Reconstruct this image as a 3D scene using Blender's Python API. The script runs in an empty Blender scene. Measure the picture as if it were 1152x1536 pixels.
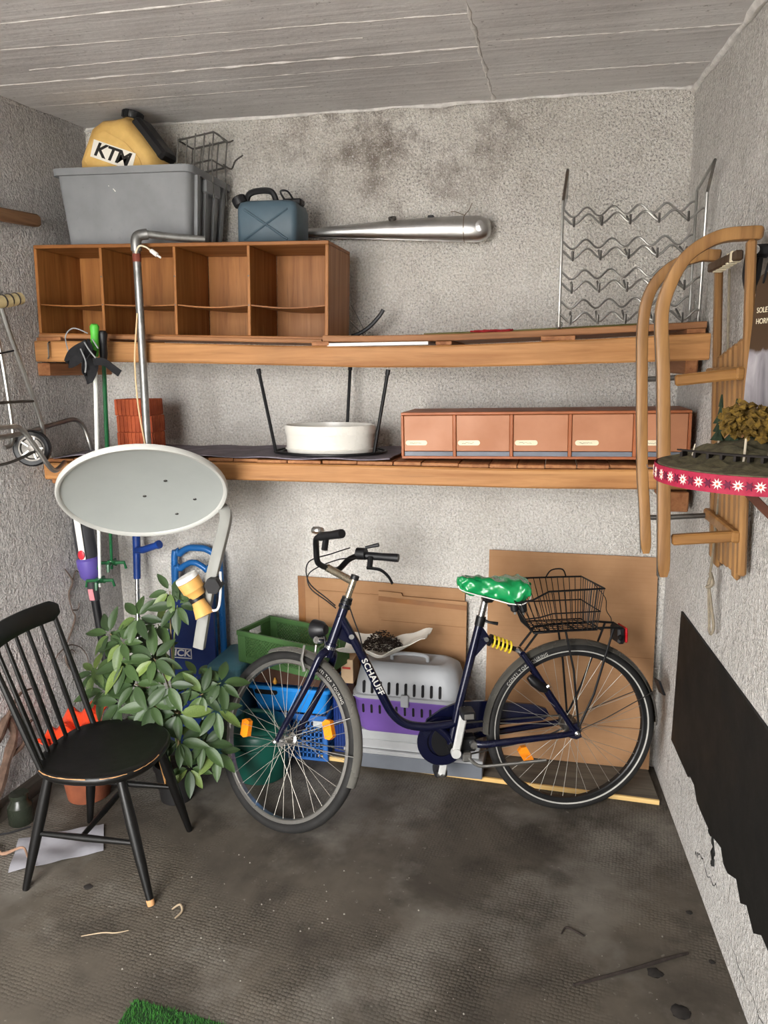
import bpy, bmesh, math, random
from mathutils import Vector, Matrix
random.seed(7)
SC = bpy.context.scene
COL = SC.collection
PI = math.pi

# ------------------------------------------------------------------ camera
cam = bpy.data.objects.new('camera', bpy.data.cameras.new('camera'))
COL.objects.link(cam)
_yaw, _pitch, _roll = 0.2278, 0.1912, -0.0116
_f = Vector((-math.sin(_yaw)*math.cos(_pitch), math.cos(_yaw)*math.cos(_pitch), -math.sin(_pitch)))
_r = Vector((math.cos(_yaw), math.sin(_yaw), 0))
_u = _r.cross(_f)
_r2 = _r*math.cos(_roll) + _u*math.sin(_roll)
_u2 = -_r*math.sin(_roll) + _u*math.cos(_roll)
cam.matrix_world = Matrix(((_r2.x, _u2.x, -_f.x, 2.1241), (_r2.y, _u2.y, -_f.y, -3.2516), (_r2.z, _u2.z, -_f.z, 1.7696), (0, 0, 0, 1)))
cam.data.sensor_fit = 'VERTICAL'
cam.data.sensor_height = 24.0
cam.data.lens = 1118.4/1536*24.0
cam.data.clip_start = 0.05
SC.camera = cam

# ------------------------------------------------------------------ daylight through the open garage door
wd = bpy.data.worlds.new('overcast_sky'); SC.world = wd; wd.use_nodes = True
_bg = wd.node_tree.nodes['Background']
_bg.inputs[0].default_value = (1.0, 0.988, 0.97, 1)
_bg.inputs[1].default_value = 8.0
DOOR_Y = -3.75
_p = bpy.data.lights.new('door_daylight', 'AREA'); _p.shape = 'RECTANGLE'; _p.size = 1.5; _p.size_y = 2.5
_p.cycles.is_portal = True
_po = bpy.data.objects.new('door_daylight', _p); COL.objects.link(_po)
_po.location = (.71, DOOR_Y, 1.25); _po.rotation_euler = (PI/2, 0, 0)
SC.view_settings.view_transform = 'Standard'
SC.view_settings.look = 'None'
SC.view_settings.gamma = 1
SC.view_settings.use_curve_mapping = False
SC.view_settings.exposure = 1.58

# ------------------------------------------------------------------ helpers
def V(*a): return Vector(a)

class MB:
    """collects geometry for one mesh; M maps the coordinates given to the object's own space"""
    def __init__(s, M=None):
        s.v = []; s.f = []; s.M = M or Matrix()
    def add(s, vs, fs, X=None):
        o = len(s.v); T = s.M @ X if X else s.M
        s.v += [T @ Vector(p) for p in vs]
        s.f += [[i+o for i in f] for f in fs]
        return s
    def box(s, lo, hi, b=0.0, X=None):
        c = [(lo[i]+hi[i])/2 for i in range(3)]; h = [abs(hi[i]-lo[i])/2 for i in range(3)]
        if b <= 0:
            vs = [(c[0]+x*h[0], c[1]+y*h[1], c[2]+z*h[2]) for x in (-1, 1) for y in (-1, 1) for z in (-1, 1)]
            return s.add(vs, [(0,1,3,2),(4,6,7,5),(0,4,5,1),(2,3,7,6),(0,2,6,4),(1,5,7,3)], X)
        b = min(b, min(h)*0.98)
        vs = []; ix = {}
        for x in (-1, 1):
            for y in (-1, 1):
                for z in (-1, 1):
                    for a in range(3):
                        sg = (x, y, z)
                        ix[x, y, z, a] = len(vs)
                        vs.append(tuple(c[i]+sg[i]*(h[i] if i == a else h[i]-b) for i in range(3)))
        fs = []
        for a in range(3):
            o1, o2 = (a+1) % 3, (a+2) % 3
            for sg in (-1, 1):
                q = []
                for p, r in ((-1,-1),(1,-1),(1,1),(-1,1)):
                    k = [0,0,0]; k[a] = sg; k[o1] = p; k[o2] = r
                    q.append(ix[k[0],k[1],k[2],a])
                fs.append(q)
            for p in (-1, 1):
                for r in (-1, 1):
                    k0 = [0,0,0]; k0[o1] = p; k0[o2] = r; k0[a] = -1; k1 = list(k0); k1[a] = 1
                    fs.append([ix[k0[0],k0[1],k0[2],o1], ix[k0[0],k0[1],k0[2],o2], ix[k1[0],k1[1],k1[2],o2], ix[k1[0],k1[1],k1[2],o1]])
        for x in (-1, 1):
            for y in (-1, 1):
                for z in (-1, 1):
                    fs.append([ix[x,y,z,0], ix[x,y,z,1], ix[x,y,z,2]])
        return s.add(vs, fs, X)
    def hexa(s, p):
        return s.add(p, [(0,1,2,3),(7,6,5,4),(0,4,5,1),(1,5,6,2),(2,6,7,3),(3,7,4,0)])
    def bar(s, a, b, w, h, up=(0,0,1), bev=0.0):
        a = Vector(a); b = Vector(b); d = b-a; L = d.length; x = d.normalized()
        y = Vector(up).cross(x)
        if y.length < 1e-5: y = Vector((0,1,0)).cross(x)
        y.normalize(); z = x.cross(y)
        X = Matrix(((x.x,y.x,z.x,a.x),(x.y,y.y,z.y,a.y),(x.z,y.z,z.z,a.z),(0,0,0,1)))
        return s.box((0,-w/2,-h/2), (L,w/2,h/2), bev, X)
    def tube(s, pts, r, n=8, closed=False, cap=True, flat=None, ref=None):
        P = [Vector(p) for p in pts]; m = len(P)
        R = list(r) if isinstance(r, (list, tuple)) else [r]*m
        T = []
        for i in range(m):
            if closed: d = P[(i+1) % m]-P[(i-1) % m]
            else: d = P[min(i+1, m-1)]-P[max(i-1, 0)]
            T.append(d.normalized() if d.length > 1e-9 else Vector((0,0,1)))
        u = Vector(ref) if ref else Vector((0.31, 0.17, 0.93))
        if not ref and abs(u.dot(T[0])) > .9: u = Vector((0.93, 0.17, -0.31))
        vs = []
        for i in range(m):
            if ref: u = Vector(ref)
            u = u - T[i]*u.dot(T[i])
            if u.length < 1e-6: u = T[i].orthogonal()
            u.normalize(); w = T[i].cross(u)
            for k in range(n):
                if flat:
                    a = 2*PI*(k+.5)/n; ca, sa = math.cos(a), math.sin(a)
                    e = flat[2] if len(flat) > 2 else .35
                    ca = math.copysign(abs(ca)**e, ca); sa = math.copysign(abs(sa)**e, sa)
                    sc = R[i]
                    vs.append(P[i]+u*ca*flat[0]/2*sc+w*sa*flat[1]/2*sc)
                else:
                    a = 2*PI*k/n
                    vs.append(P[i]+u*math.cos(a)*R[i]+w*math.sin(a)*R[i])
        fs = []
        for i in range(m if closed else m-1):
            j = (i+1) % m
            for k in range(n):
                l = (k+1) % n
                fs.append((i*n+k, i*n+l, j*n+l, j*n+k))
        if cap and not closed:
            fs.append(list(range(n))[::-1]); fs.append([(m-1)*n+k for k in range(n)])
        return s.add(vs, fs)
    def lathe(s, prof, n=24, X=None, sx=1.0, sy=1.0, a0=0.0, a1=2*PI):
        full = abs(a1-a0-2*PI) < 1e-6; k = n if full else n+1; vs = []; fs = []
        for r, z in prof:
            for i in range(k):
                a = a0+(a1-a0)*i/n
                vs.append((r*math.cos(a)*sx, r*math.sin(a)*sy, z))
        for j in range(len(prof)-1):
            for i in range(n):
                l = (i+1) % k
                fs.append((j*k+i, j*k+l, (j+1)*k+l, (j+1)*k+i))
        if full and prof[0] != prof[-1]:
            if prof[0][0] > 1e-6: fs.append([i for i in range(k)][::-1])
            if prof[-1][0] > 1e-6: fs.append([(len(prof)-1)*k+i for i in range(k)])
        return s.add(vs, fs, X)
    def prism(s, poly, z0, z1, X=None):
        n = len(poly)
        vs = [(x, y, z0) for x, y in poly]+[(x, y, z1) for x, y in poly]
        fs = [list(range(n))[::-1], list(range(n, 2*n))]+[(i, (i+1) % n, n+(i+1) % n, n+i) for i in range(n)]
        return s.add(vs, fs, X)
    def loft(s, rings, cap=True, X=None):
        n = len(rings[0]); vs = [p for r in rings for p in r]; fs = []
        for j in range(len(rings)-1):
            for i in range(n):
                l = (i+1) % n
                fs.append((j*n+i, j*n+l, (j+1)*n+l, (j+1)*n+i))
        if cap: fs.append(list(range(n))[::-1]); fs.append([(len(rings)-1)*n+i for i in range(n)])
        return s.add(vs, fs, X)
    def sheet(s, fn, nu, nv, th, X=None):
        """a thin solid sheet: fn(u,v)->point, thickness th along the local normal"""
        P = [[Vector(fn(i/nu, j/nv)) for j in range(nv+1)] for i in range(nu+1)]
        vs = []; k = nv+1
        N = []
        for i in range(nu+1):
            for j in range(nv+1):
                a = P[min(i+1,nu)][j]-P[max(i-1,0)][j]; b = P[i][min(j+1,nv)]-P[i][max(j-1,0)]
                nn = a.cross(b); nn = nn.normalized() if nn.length > 1e-12 else Vector((0,0,1))
                vs.append(P[i][j]+nn*th/2); N.append(P[i][j]-nn*th/2)
        o = len(vs); vs += N; fs = []
        for i in range(nu):
            for j in range(nv):
                a, b, c, d = i*k+j, (i+1)*k+j, (i+1)*k+j+1, i*k+j+1
                fs.append((a, b, c, d)); fs.append((o+d, o+c, o+b, o+a))
        for i in range(nu):
            a, b = i*k, (i+1)*k; fs.append((b, a, o+a, o+b))
            a, b = i*k+nv, (i+1)*k+nv; fs.append((a, b, o+b, o+a))
        for j in range(nv):
            a, b = j, j+1; fs.append((a, b, o+b, o+a))
            a, b = nu*k+j, nu*k+j+1; fs.append((b, a, o+a, o+b))
        return s.add(vs, fs, X)
    def mesh(s, name, m, ang=35):
        me = bpy.data.meshes.new(name)
        me.from_pydata([tuple(p) for p in s.v], [], s.f)
        bm = bmesh.new(); bm.from_mesh(me)
        bmesh.ops.recalc_face_normals(bm, faces=bm.faces)
        bm.to_mesh(me); bm.free()
        me.polygons.foreach_set('use_smooth', [True]*len(me.polygons))
        me.set_sharp_from_angle(angle=math.radians(ang))
        me.materials.append(m)
        return me
    def build(s, name, m, parent=None, ang=35, label=None):
        o = bpy.data.objects.new(name, s.mesh(name, m, ang)); COL.objects.link(o)
        if parent is not None: o.parent = parent
        if label: o['label'] = label
        return o

def tag(o, label, cat, group=None):
    o['label'] = label; o['category'] = cat
    if group: o['group'] = group
    return o

class Thing:
    def __init__(s, name, label, cat, loc=(0,0,0), group=None, M=None):
        s.M = M or Matrix.Translation(Vector(loc)); s.inv = s.M.inverted()
        s.o = bpy.data.objects.new(name, None); s.o.empty_display_size = .05
        COL.objects.link(s.o); s.o.matrix_world = s.M
        tag(s.o, label, cat, group)
    def w(s): return MB(s.inv)      # world coordinates in
    def l(s): return MB()           # own coordinates in

def solo(mb, name, m, label, cat, group=None, ang=35):
    """a thing that is one mesh given in world coordinates; its origin goes to its base"""
    xs = [p.x for p in mb.v]; ys = [p.y for p in mb.v]; zs = [p.z for p in mb.v]
    c = Vector(((min(xs)+max(xs))/2, (min(ys)+max(ys))/2, min(zs)))
    mb.v = [p-c for p in mb.v]
    o = mb.build(name, m, None, ang); o.location = c
    return tag(o, label, cat, group)

def struct(mb, name, m, ang=35):
    o = mb.build(name, m, None, ang); o['kind'] = 'structure'; return o

def curve(pts, k=6, closed=False):
    """Catmull-Rom through the points"""
    P = [Vector(p) for p in pts]; n = len(P); out = []
    for i in range(n if closed else n-1):
        if closed: a, b, c, d = P[(i-1) % n], P[i], P[(i+1) % n], P[(i+2) % n]
        else: a, b, c, d = P[max(i-1,0)], P[i], P[i+1], P[min(i+2,n-1)]
        for j in range(k):
            t = j/k
            out.append(0.5*((2*b)+(c-a)*t+(2*a-5*b+4*c-d)*t*t+(3*b-a-3*c+d)*t**3))
    if not closed: out.append(P[-1])
    return out

def text_geo(body, size, ext=0.0004, align='CENTER', bold=0.0, shear=0.0, spacing=1.0):
    cu = bpy.data.curves.new('lettering', 'FONT'); cu.body = body; cu.size = size; cu.extrude = ext
    cu.align_x = align; cu.align_y = 'CENTER'; cu.offset = bold; cu.shear = shear; cu.space_character = spacing
    cu.resolution_u = 3
    o = bpy.data.objects.new('lettering', cu); COL.objects.link(o)
    dg = bpy.context.evaluated_depsgraph_get()
    me = bpy.data.meshes.new_from_object(o.evaluated_get(dg))
    vs = [tuple(v.co) for v in me.vertices]; fs = [tuple(p.vertices) for p in me.polygons]
    bpy.data.objects.remove(o); bpy.data.curves.remove(cu); bpy.data.meshes.remove(me)
    return vs, fs

def frame(o, x, y):
    """matrix with origin o, x axis x, y axis near y"""
    x = Vector(x).normalized(); z = x.cross(Vector(y)).normalized(); y = z.cross(x)
    return Matrix(((x.x,y.x,z.x,o[0]),(x.y,y.y,z.y,o[1]),(x.z,y.z,z.z,o[2]),(0,0,0,1)))

# ------------------------------------------------------------------ materials
def lin(c):
    f = lambda x: x/12.92 if x <= .04045 else ((x+.055)/1.055)**2.4
    return tuple(f(int(c[i:i+2], 16)/255) for i in (0, 2, 4))

class Nodes:
    def __init__(s, name):
        s.m = bpy.data.materials.new(name); s.m.use_nodes = True
        s.t = s.m.node_tree; s.b = s.t.nodes['Principled BSDF']
        s.co = s.t.nodes.new('ShaderNodeTexCoord').outputs['Object']
    def n(s, kind, **kw):
        nd = s.t.nodes.new(kind)
        for k, v in kw.items():
            if k in nd.inputs: s.set(nd.inputs[k], v)
            else: setattr(nd, k, v)
        return nd
    def set(s, i, v):
        if hasattr(v, 'is_linked') or isinstance(v, bpy.types.NodeSocket): s.t.links.new(v, i)
        elif isinstance(v, (tuple, list)) and len(v) == 3 and i.type == 'RGBA': i.default_value = (*v, 1)
        else: i.default_value = v
    def noise(s, scale, detail=4, rough=.55, co=None, dist=0.0):
        return s.n('ShaderNodeTexNoise', Scale=scale, Detail=detail, Roughness=rough, Distortion=dist, Vector=co or s.co).outputs['Fac']
    def map(s, scale=(1,1,1), rot=(0,0,0), loc=(0,0,0), co=None):
        return s.n('ShaderNodeMapping', Vector=co or s.co, Scale=scale, Rotation=rot, Location=loc).outputs[0]
    def ramp(s, fac, a, b, ca=0.0, cb=1.0):
        r = s.n('ShaderNodeMapRange', Value=fac); r.inputs['From Min'].default_value = a; r.inputs['From Max'].default_value = b
        r.inputs['To Min'].default_value = ca; r.inputs['To Max'].default_value = cb
        return r.outputs[0]
    def mix(s, fac, a, b, mode='MIX'):
        nd = s.t.nodes.new('ShaderNodeMix'); nd.data_type = 'RGBA'; nd.blend_type = mode
        s.set(nd.inputs['Factor'], fac); s.set(nd.inputs['A'], a); s.set(nd.inputs['B'], b)
        return nd.outputs['Result']
    def math(s, op, a, b=0.0):
        nd = s.t.nodes.new('ShaderNodeMath'); nd.operation = op
        s.set(nd.inputs[0], a); s.set(nd.inputs[1], b); return nd.outputs[0]
    def bump(s, h, strength, dist=.01, nrm=None):
        nd = s.n('ShaderNodeBump', Height=h, Strength=strength, Distance=dist)
        if nrm is not None: s.t.links.new(nrm, nd.inputs['Normal'])
        return nd.outputs[0]
    def out(s, col=None, rough=None, metal=None, nrm=None, spec=None, **kw):
        b = s.b
        if col is not None: s.set(b.inputs['Base Color'], col)
        if rough is not None: s.set(b.inputs['Roughness'], rough)
        if metal is not None: s.set(b.inputs['Metallic'], metal)
        if spec is not None: s.set(b.inputs['Specular IOR Level'], spec)
        if nrm is not None: s.t.links.new(nrm, b.inputs['Normal'])
        for k, v in kw.items(): s.set(b.inputs[k], v)
        return s.m

def sc(c, k): return tuple(min(1, x*k) for x in c)

def mat(name, c, rough=.5, metal=0.0, var=.18, vs=9, bump=0.0, bs=120, spec=.4, c2=None, spots=0.0, **kw):
    N = Nodes(name); c = lin(c) if isinstance(c, str) else c
    d = (lin(c2) if isinstance(c2, str) else c2) if c2 else sc(c, 1-var)
    n1 = N.noise(vs, 5, .6)
    col = N.mix(N.ramp(n1, .35, .65), sc(c, 1+var*.5) if not c2 else c, d)
    if spots:
        col = N.mix(N.ramp(N.noise(vs*9, 4, .7), .62, .72, 0, spots), col, sc(c, .25))
    nr = N.bump(N.noise(bs, 4), bump, .004) if bump else None
    return N.out(col, N.ramp(n1, .3, .7, max(0, rough-.07), min(1, rough+.1)), metal, nr, spec, **kw)

def wood(name, c1, c2, axis='X', rough=.55, dirt=.25, fine=1.0, rings=True):
    N = Nodes(name); c1 = lin(c1); c2 = lin(c2)
    st = {'X': (1.2, 22, 22), 'Y': (22, 1.2, 22), 'Z': (22, 22, 1.2)}[axis]
    st = tuple(x*fine for x in st)
    oi = N.n('ShaderNodeObjectInfo').outputs['Random']
    off = N.n('ShaderNodeCombineXYZ', X=N.math('MULTIPLY', oi, 13.0), Y=N.math('MULTIPLY', oi, 7.0), Z=N.math('MULTIPLY', oi, 5.0)).outputs[0]
    co = N.n('ShaderNodeVectorMath', operation='ADD'); N.t.links.new(N.co, co.inputs[0]); N.t.links.new(off, co.inputs[1])
    co = co.outputs[0]
    g = N.noise(1.0, 6, .65, N.map(st, co=co), .6)
    g2 = N.noise(1.0, 3, .5, N.map(tuple(x*4 for x in st), co=co))
    col = N.mix(N.ramp(g, .32, .68), c1, c2)
    col = N.mix(N.ramp(g2, .55, .75, 0, .45), col, sc(c2, .55))
    big = N.noise(3.0, 4, .6, co)
    col = N.mix(N.ramp(big, .5, .75, 0, dirt), col, sc(c2, .4))
    nr = N.bump(g2, .12, .004)
    return N.out(col, N.ramp(g, .2, .8, rough-.08, rough+.12), 0, nr, .35)

def plaster(name, light, dark, pit, relief, strokes, seed, stain=None, glints=0.0):
    N = Nodes(name); light = lin(light); dark = lin(dark)
    co = N.map(loc=(seed, seed*1.7, seed*.6))
    big = N.noise(1.9, 7, .66, co, .4); mid = N.noise(9, 6, .65, co)
    col = N.mix(N.ramp(big, .40, .85), light, dark)
    col = N.mix(N.ramp(mid, .52, .74, 0, .45), col, sc(dark, .9))
    if stain:
        sx, sz, rx, rz, sc_ = stain
        sep = N.n('ShaderNodeSeparateXYZ', Vector=N.co)
        dx = N.math('DIVIDE', N.math('SUBTRACT', sep.outputs[0], sx), rx); dz = N.math('DIVIDE', N.math('SUBTRACT', sep.outputs[2], sz), rz)
        d = N.math('ADD', N.math('MULTIPLY', dx, dx), N.math('MULTIPLY', dz, dz))
        f = N.math('MULTIPLY', N.ramp(d, 0, 1, 1, 0), N.ramp(N.noise(7, 6, .7, co), .42, .62))
        col = N.mix(N.math('MULTIPLY', f, .8), col, lin(sc_))
    pits = N.noise(120, 4, .68, co); pm = N.ramp(pits, .38, .47, pit, 0)
    patch = N.ramp(N.noise(2.3, 5, .6, N.map(loc=(9, 3, seed))), .35, .62, .25, 1)
    zz = N.n('ShaderNodeSeparateXYZ', Vector=N.co).outputs[2]
    if stain: patch = N.math('MULTIPLY', patch, N.ramp(zz, 1.2, 2.0, .55, 1.0))
    col = N.mix(N.math('MULTIPLY', pm, patch), col, sc(dark, .22))
    grains = N.noise(105, 3, .6, co)
    col = N.mix(N.ramp(grains, .38, .52, .27, 0), col, sc(dark, .55))
    col = N.mix(N.ramp(grains, .54, .68, 0, .6), col, sc(light, 1.3))
    h1 = N.noise(105, 3, .6, co)
    h2 = N.noise(1.0, 5, .62, N.map(strokes, rot=(0, .5, 0), co=co), .8)
    h = N.math('ADD', N.math('MULTIPLY', h1, .8), h2)
    nr = N.bump(h, relief, .03)
    nr = N.bump(mid, relief*.4, .05, nr)
    return N.out(col, .92, 0, nr, .25)

M_BACK = plaster('rough_plaster_back', 'f3efe8', 'd2cbc1', .8, .8, (70, 70, 55), 2.0, (1.45, 2.72, .75, .42, '6a5a4c'))
M_LEFT = plaster('rough_plaster_left', 'dad6d3', 'b6b1ae', .35, 1.0, (40, 34, 20), 5.0)
M_RIGHT = plaster('rough_plaster_right', 'ebe7e2', 'c6c1bb', .35, 1.0, (40, 30, 18), 8.0)

def concrete_floor():
    N = Nodes('worn_concrete_floor')
    big = N.noise(1.3, 8, .62, dist=.5); mid = N.noise(4.5, 7, .65)
    a, b, c = lin('5e574d'), lin('332e28'), lin('7b766e')
    col = N.mix(N.ramp(big, .36, .70), a, b)
    col = N.mix(N.ramp(N.noise(1.9, 6, .6, N.map(loc=(4.2, 1.3, 0))), .5, .68, 0, .8), col, c)
    col = N.mix(N.ramp(mid, .52, .72, 0, .7), col, sc(b, .72))
    col = N.mix(N.ramp(N.noise(40, 3, .6), .66, .72, 0, .4), col, sc(c, 1.3))
    # faint waffle relief rolled into the screed
    w = N.n('ShaderNodeTexVoronoi', Vector=N.map((85, 85, 85), rot=(0, 0, .12)), Scale=1.0, Randomness=.38); w.voronoi_dimensions = '2D'
    cell = N.ramp(w.outputs['Distance'], .25, .62)
    worn = N.ramp(N.noise(1.9, 6, .6, N.map(loc=(1, 7, 0))), .43, .62)
    col = N.mix(N.math('MULTIPLY', N.math('MULTIPLY', cell, worn), .36), col, sc(b, .55))
    h = N.math('MULTIPLY', cell, worn)
    nr = N.bump(N.math('SUBTRACT', N.math('MULTIPLY', mid, .5), h), .35, .006)
    return N.out(col, N.ramp(big, .3, .7, .62, .85), 0, nr, .35)
M_FLOOR = concrete_floor()

def board_concrete():
    N = Nodes('board_marked_concrete')
    co = N.map((.7, 26, 26)); g = N.noise(1, 7, .6, co, .3)
    big = N.noise(1.6, 6, .6)
    col = N.mix(N.ramp(big, .35, .65), lin('d2d0d0'), lin('b6b3b3'))
    col = N.mix(N.ramp(g, .48, .66, 0, .45), col, lin('dedcdb'))
    col = N.mix(N.ramp(N.noise(1, 6, .7, N.map((.5, 60, 60))), .62, .7, 0, .6), col, lin('eeecea'))
    col = N.mix(N.ramp(N.noise(60, 3), .64, .72, 0, .5), col, lin('5b5856'))
    nr = N.bump(N.math('ADD', g, N.math('MULTIPLY', N.noise(45, 4), .35)), .35, .012)
    return N.out(col, .9, 0, nr, .25)
M_CEIL = board_concrete()
M_RIDGE = mat('pale_mortar_ridge', 'dcd9d6', .9, 0, .2, 30, .5, 90)
M_CRACK = mat('dark_crack', '2c2926', .95, 0, .2)

M_BEAM = wood('shelf_timber', 'bd8a55', '926136', 'X', .55, .22)
M_BEAMY = wood('shelf_timber_short', 'a8734a', '7c4c2a', 'Y', .6, .3)
M_SLAT = wood('shelf_slat_wood', 'b07a4c', '845230', 'Y', .6, .3)
M_PLANK = wood('shelf_plank_wood', 'ab7a50', '815636', 'X', .6, .3)
M_CAB = wood('cabinet_plywood', 'a9713c', '814f22', 'Z', .5, .2)
M_CABX = wood('cabinet_plywood_long', '9f6835', '77471f', 'X', .5, .25)
M_CHROME = mat('dull_chrome', 'c8c8c6', .28, 1, .15, 14)
M_STEEL = mat('brushed_steel', 'a9a8a4', .38, 1, .2, 20)
M_DSTEEL = mat('dark_steel', '6a6763', .45, .9, .25, 20)
M_BLACKP = mat('black_plastic', '17171a', .45, 0, .2, 20)
M_BLACKM = mat('black_metal', '141416', .4, .3, .2, 20)
M_CREAM = mat('cream_paper', 'e6dcc0', .8, 0, .1, 20)
M_WHITEM = mat('white_board', 'e8e6e2', .6, 0, .06, 12)
M_INK = mat('ink', '23211f', .8, 0, .1)

# ------------------------------------------------------------------ the room
W0 = 2.597
def wl(y): return .0357*y                # left wall x at depth y
def wr(y): return W0-.0654*y             # right wall x
def zc(x, y): return 2.847-.0181*x+.0553*y
YF = DOOR_Y
struct(MB().hexa([(wl(0)-.25,.2,-.05),(wr(0)+.25,.2,-.05),(wr(0)+.25,0,-.05),(wl(0)-.25,0,-.05),
    (wl(0)-.25,.2,3.0),(wr(0)+.25,.2,3.0),(wr(0)+.25,0,3.0),(wl(0)-.25,0,3.0)]), 'wall_back', M_BACK)
struct(MB().hexa([(wl(0),0,-.05),(wl(YF),YF,-.05),(wl(YF)-.2,YF,-.05),(wl(0)-.2,0,-.05),
    (wl(0),0,3.0),(wl(YF),YF,3.0),(wl(YF)-.2,YF,3.0),(wl(0)-.2,0,3.0)]), 'wall_left', M_LEFT)
WALL_R = struct(MB().hexa([(wr(0),0,-.05),(wr(YF),YF,-.05),(wr(YF)+.2,YF,-.05),(wr(0)+.2,0,-.05),
    (wr(0),0,3.0),(wr(YF),YF,3.0),(wr(YF)+.2,YF,3.0),(wr(0)+.2,0,3.0)]), 'wall_right', M_RIGHT)
struct(MB().box((-.6, YF-.25, -.06), (3.3, .05, 0)), 'floor', M_FLOOR)
# lintel and jambs of the door opening behind the camera
m = MB()
m.box((-.6, YF-.2, 2.48), (3.4, YF, 3.0)); m.box((-.6, YF-.2, -.05), (-.04, YF, 2.48)); m.box((2.76, YF-.2, -.05), (3.4, YF, 2.48))
struct(m, 'wall_front', M_LEFT)
# unseen door wing added to block daylight on the right, light enters left
struct(MB().box((1.46, YF-.06, 0.0), (2.76, YF-.01, 2.48), .004), 'door_blocker', mat('grey_green_blocker', '8b908a', .6, 0, .1, 3))
struct(MB().box((-9, -22, -.12), (12, YF-.25, -.02)), 'driveway', mat('pale_driveway', 'b9b5ae', .9, 0, .15, 3))

m = MB()
cs = [(wl(0)-.3, .2), (wr(0)+.3, .2), (wr(YF)+.3, YF-.2), (wl(YF)-.3, YF-.2)]
m.hexa([(x, y, zc(x, y)) for x, y in cs]+[(x, y, zc(x, y)+.25) for x, y in cs])
CEIL = struct(m, 'ceiling', M_CEIL)
rnd = random.Random(3)
def ridge(x0, y0, x1, y1, w, h, n=40):
    m = MB(); pts = []; rr = []
    for i in range(n+1):
        t = i/n; x = x0+(x1-x0)*t+rnd.uniform(-1, 1)*.003*(abs(y1-y0) > abs(x1-x0)); y = y0+(y1-y0)*t+rnd.uniform(-1, 1)*.003
        pts.append((x, y, zc(x, y))); rr.append(max(.15, rnd.gauss(.7, .4)))
    m.tube(pts, rr, 6, flat=(h*2, w, .8), ref=(0, 0, 1))
    o = m.build('mortar_ridge', M_RIDGE, CEIL, 60)
for a in ((-.05, -.637, 1.84, -.61, .014, .004), (1.87, -.644, 2.63, -.61, .010, .003), (-.05, -1.14, 2.7, -1.13, .012, .003),
          (.3, -.76, 1.5, -.775, .007, .002), (1.845, -1.6, 1.84, -.02, .014, .005), (-.03, -.965, 1.84, -.885, .008, .002),
          (-.05, -.36, 1.2, -.35, .006, .0015), (1.9, -.3, 2.6, -.28, .008, .003), (.2, -.5, 1.84, -.49, .006, .0015)):
    ridge(*a)
# plaster bead where walls meet the ceiling
m = MB(); m.tube([(wr(-t*.07)-.004+rnd.uniform(-.006,.006), -t*.07, zc(wr(-t*.07), -t*.07)-.006+rnd.uniform(-.008,.008)) for t in range(0, 40)], [rnd.uniform(.006,.02) for _ in range(40)], 6)
m.build('mortar_ridge', M_RIDGE, CEIL, 60)
m = MB(); m.tube([(wl(-t*.07)+.002+rnd.uniform(-.006,.006), -t*.07, zc(0, -t*.07)-.004+rnd.uniform(-.008,.008)) for t in range(0, 40)], [rnd.uniform(.004,.013) for _ in range(40)], 6)
m.build('mortar_ridge', M_LEFT, CEIL, 60)
m = MB(); m.tube([(t*.065, -.002+rnd.uniform(-.004,.004), zc(t*.065, 0)-.004+rnd.uniform(-.004,.004)) for t in range(0, 41)], [rnd.uniform(.003,.012) for _ in range(41)], 6)
m.build('mortar_ridge', M_RIDGE, CEIL, 60)

# skirting plank on the left
m = MB(); m.hexa([(wl(-.55),-.55,0),(wl(-2.6),-2.6,0),(wl(-2.6)+.045,-2.6,0),(wl(-.55)+.045,-.55,0),
                  (wl(-.55),-.55,.06),(wl(-2.6),-2.6,.06),(wl(-2.6)+.04,-2.6,.055),(wl(-.55)+.04,-.55,.055)])
struct(m, 'baseboard_left', wood('dark_skirting', '5a5148', '3b352f', 'Y', .8, .5))

# ------------------------------------------------------------------ black painted panel on the right wall
rnd = random.Random(11)
M_TAR = mat('matt_black_paint', '12110f', .6, 0, .3, 6, .15, 60, spec=.35)
top = [(-.34, .842), (-3.1, .86)]
bot = [(-3.1, .29)]
y = -3.0
while y < -.62:
    bot.append((y, .30+rnd.uniform(-.022, .022))); y += rnd.uniform(.03, .09)
bot += [(-.62, .318), (-.60, .30), (-.32, .299)]
def onr(y, z, off): return (wr(y)-off, y, z)
poly = [(y, z) for y, z in top+bot]
n = len(poly); m = MB()
m.add([onr(y, z, .008) for y, z in poly]+[onr(y, z, -.002) for y, z in poly],
      [list(range(n)), list(range(n, 2*n))[::-1]]+[(i, (i+1) % n, n+(i+1) % n, n+i) for i in range(n)])
solo(m, 'black_wall_panel', M_TAR, 'long matt black panel on the right wall with a ragged lower edge', 'blackboard')
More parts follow.
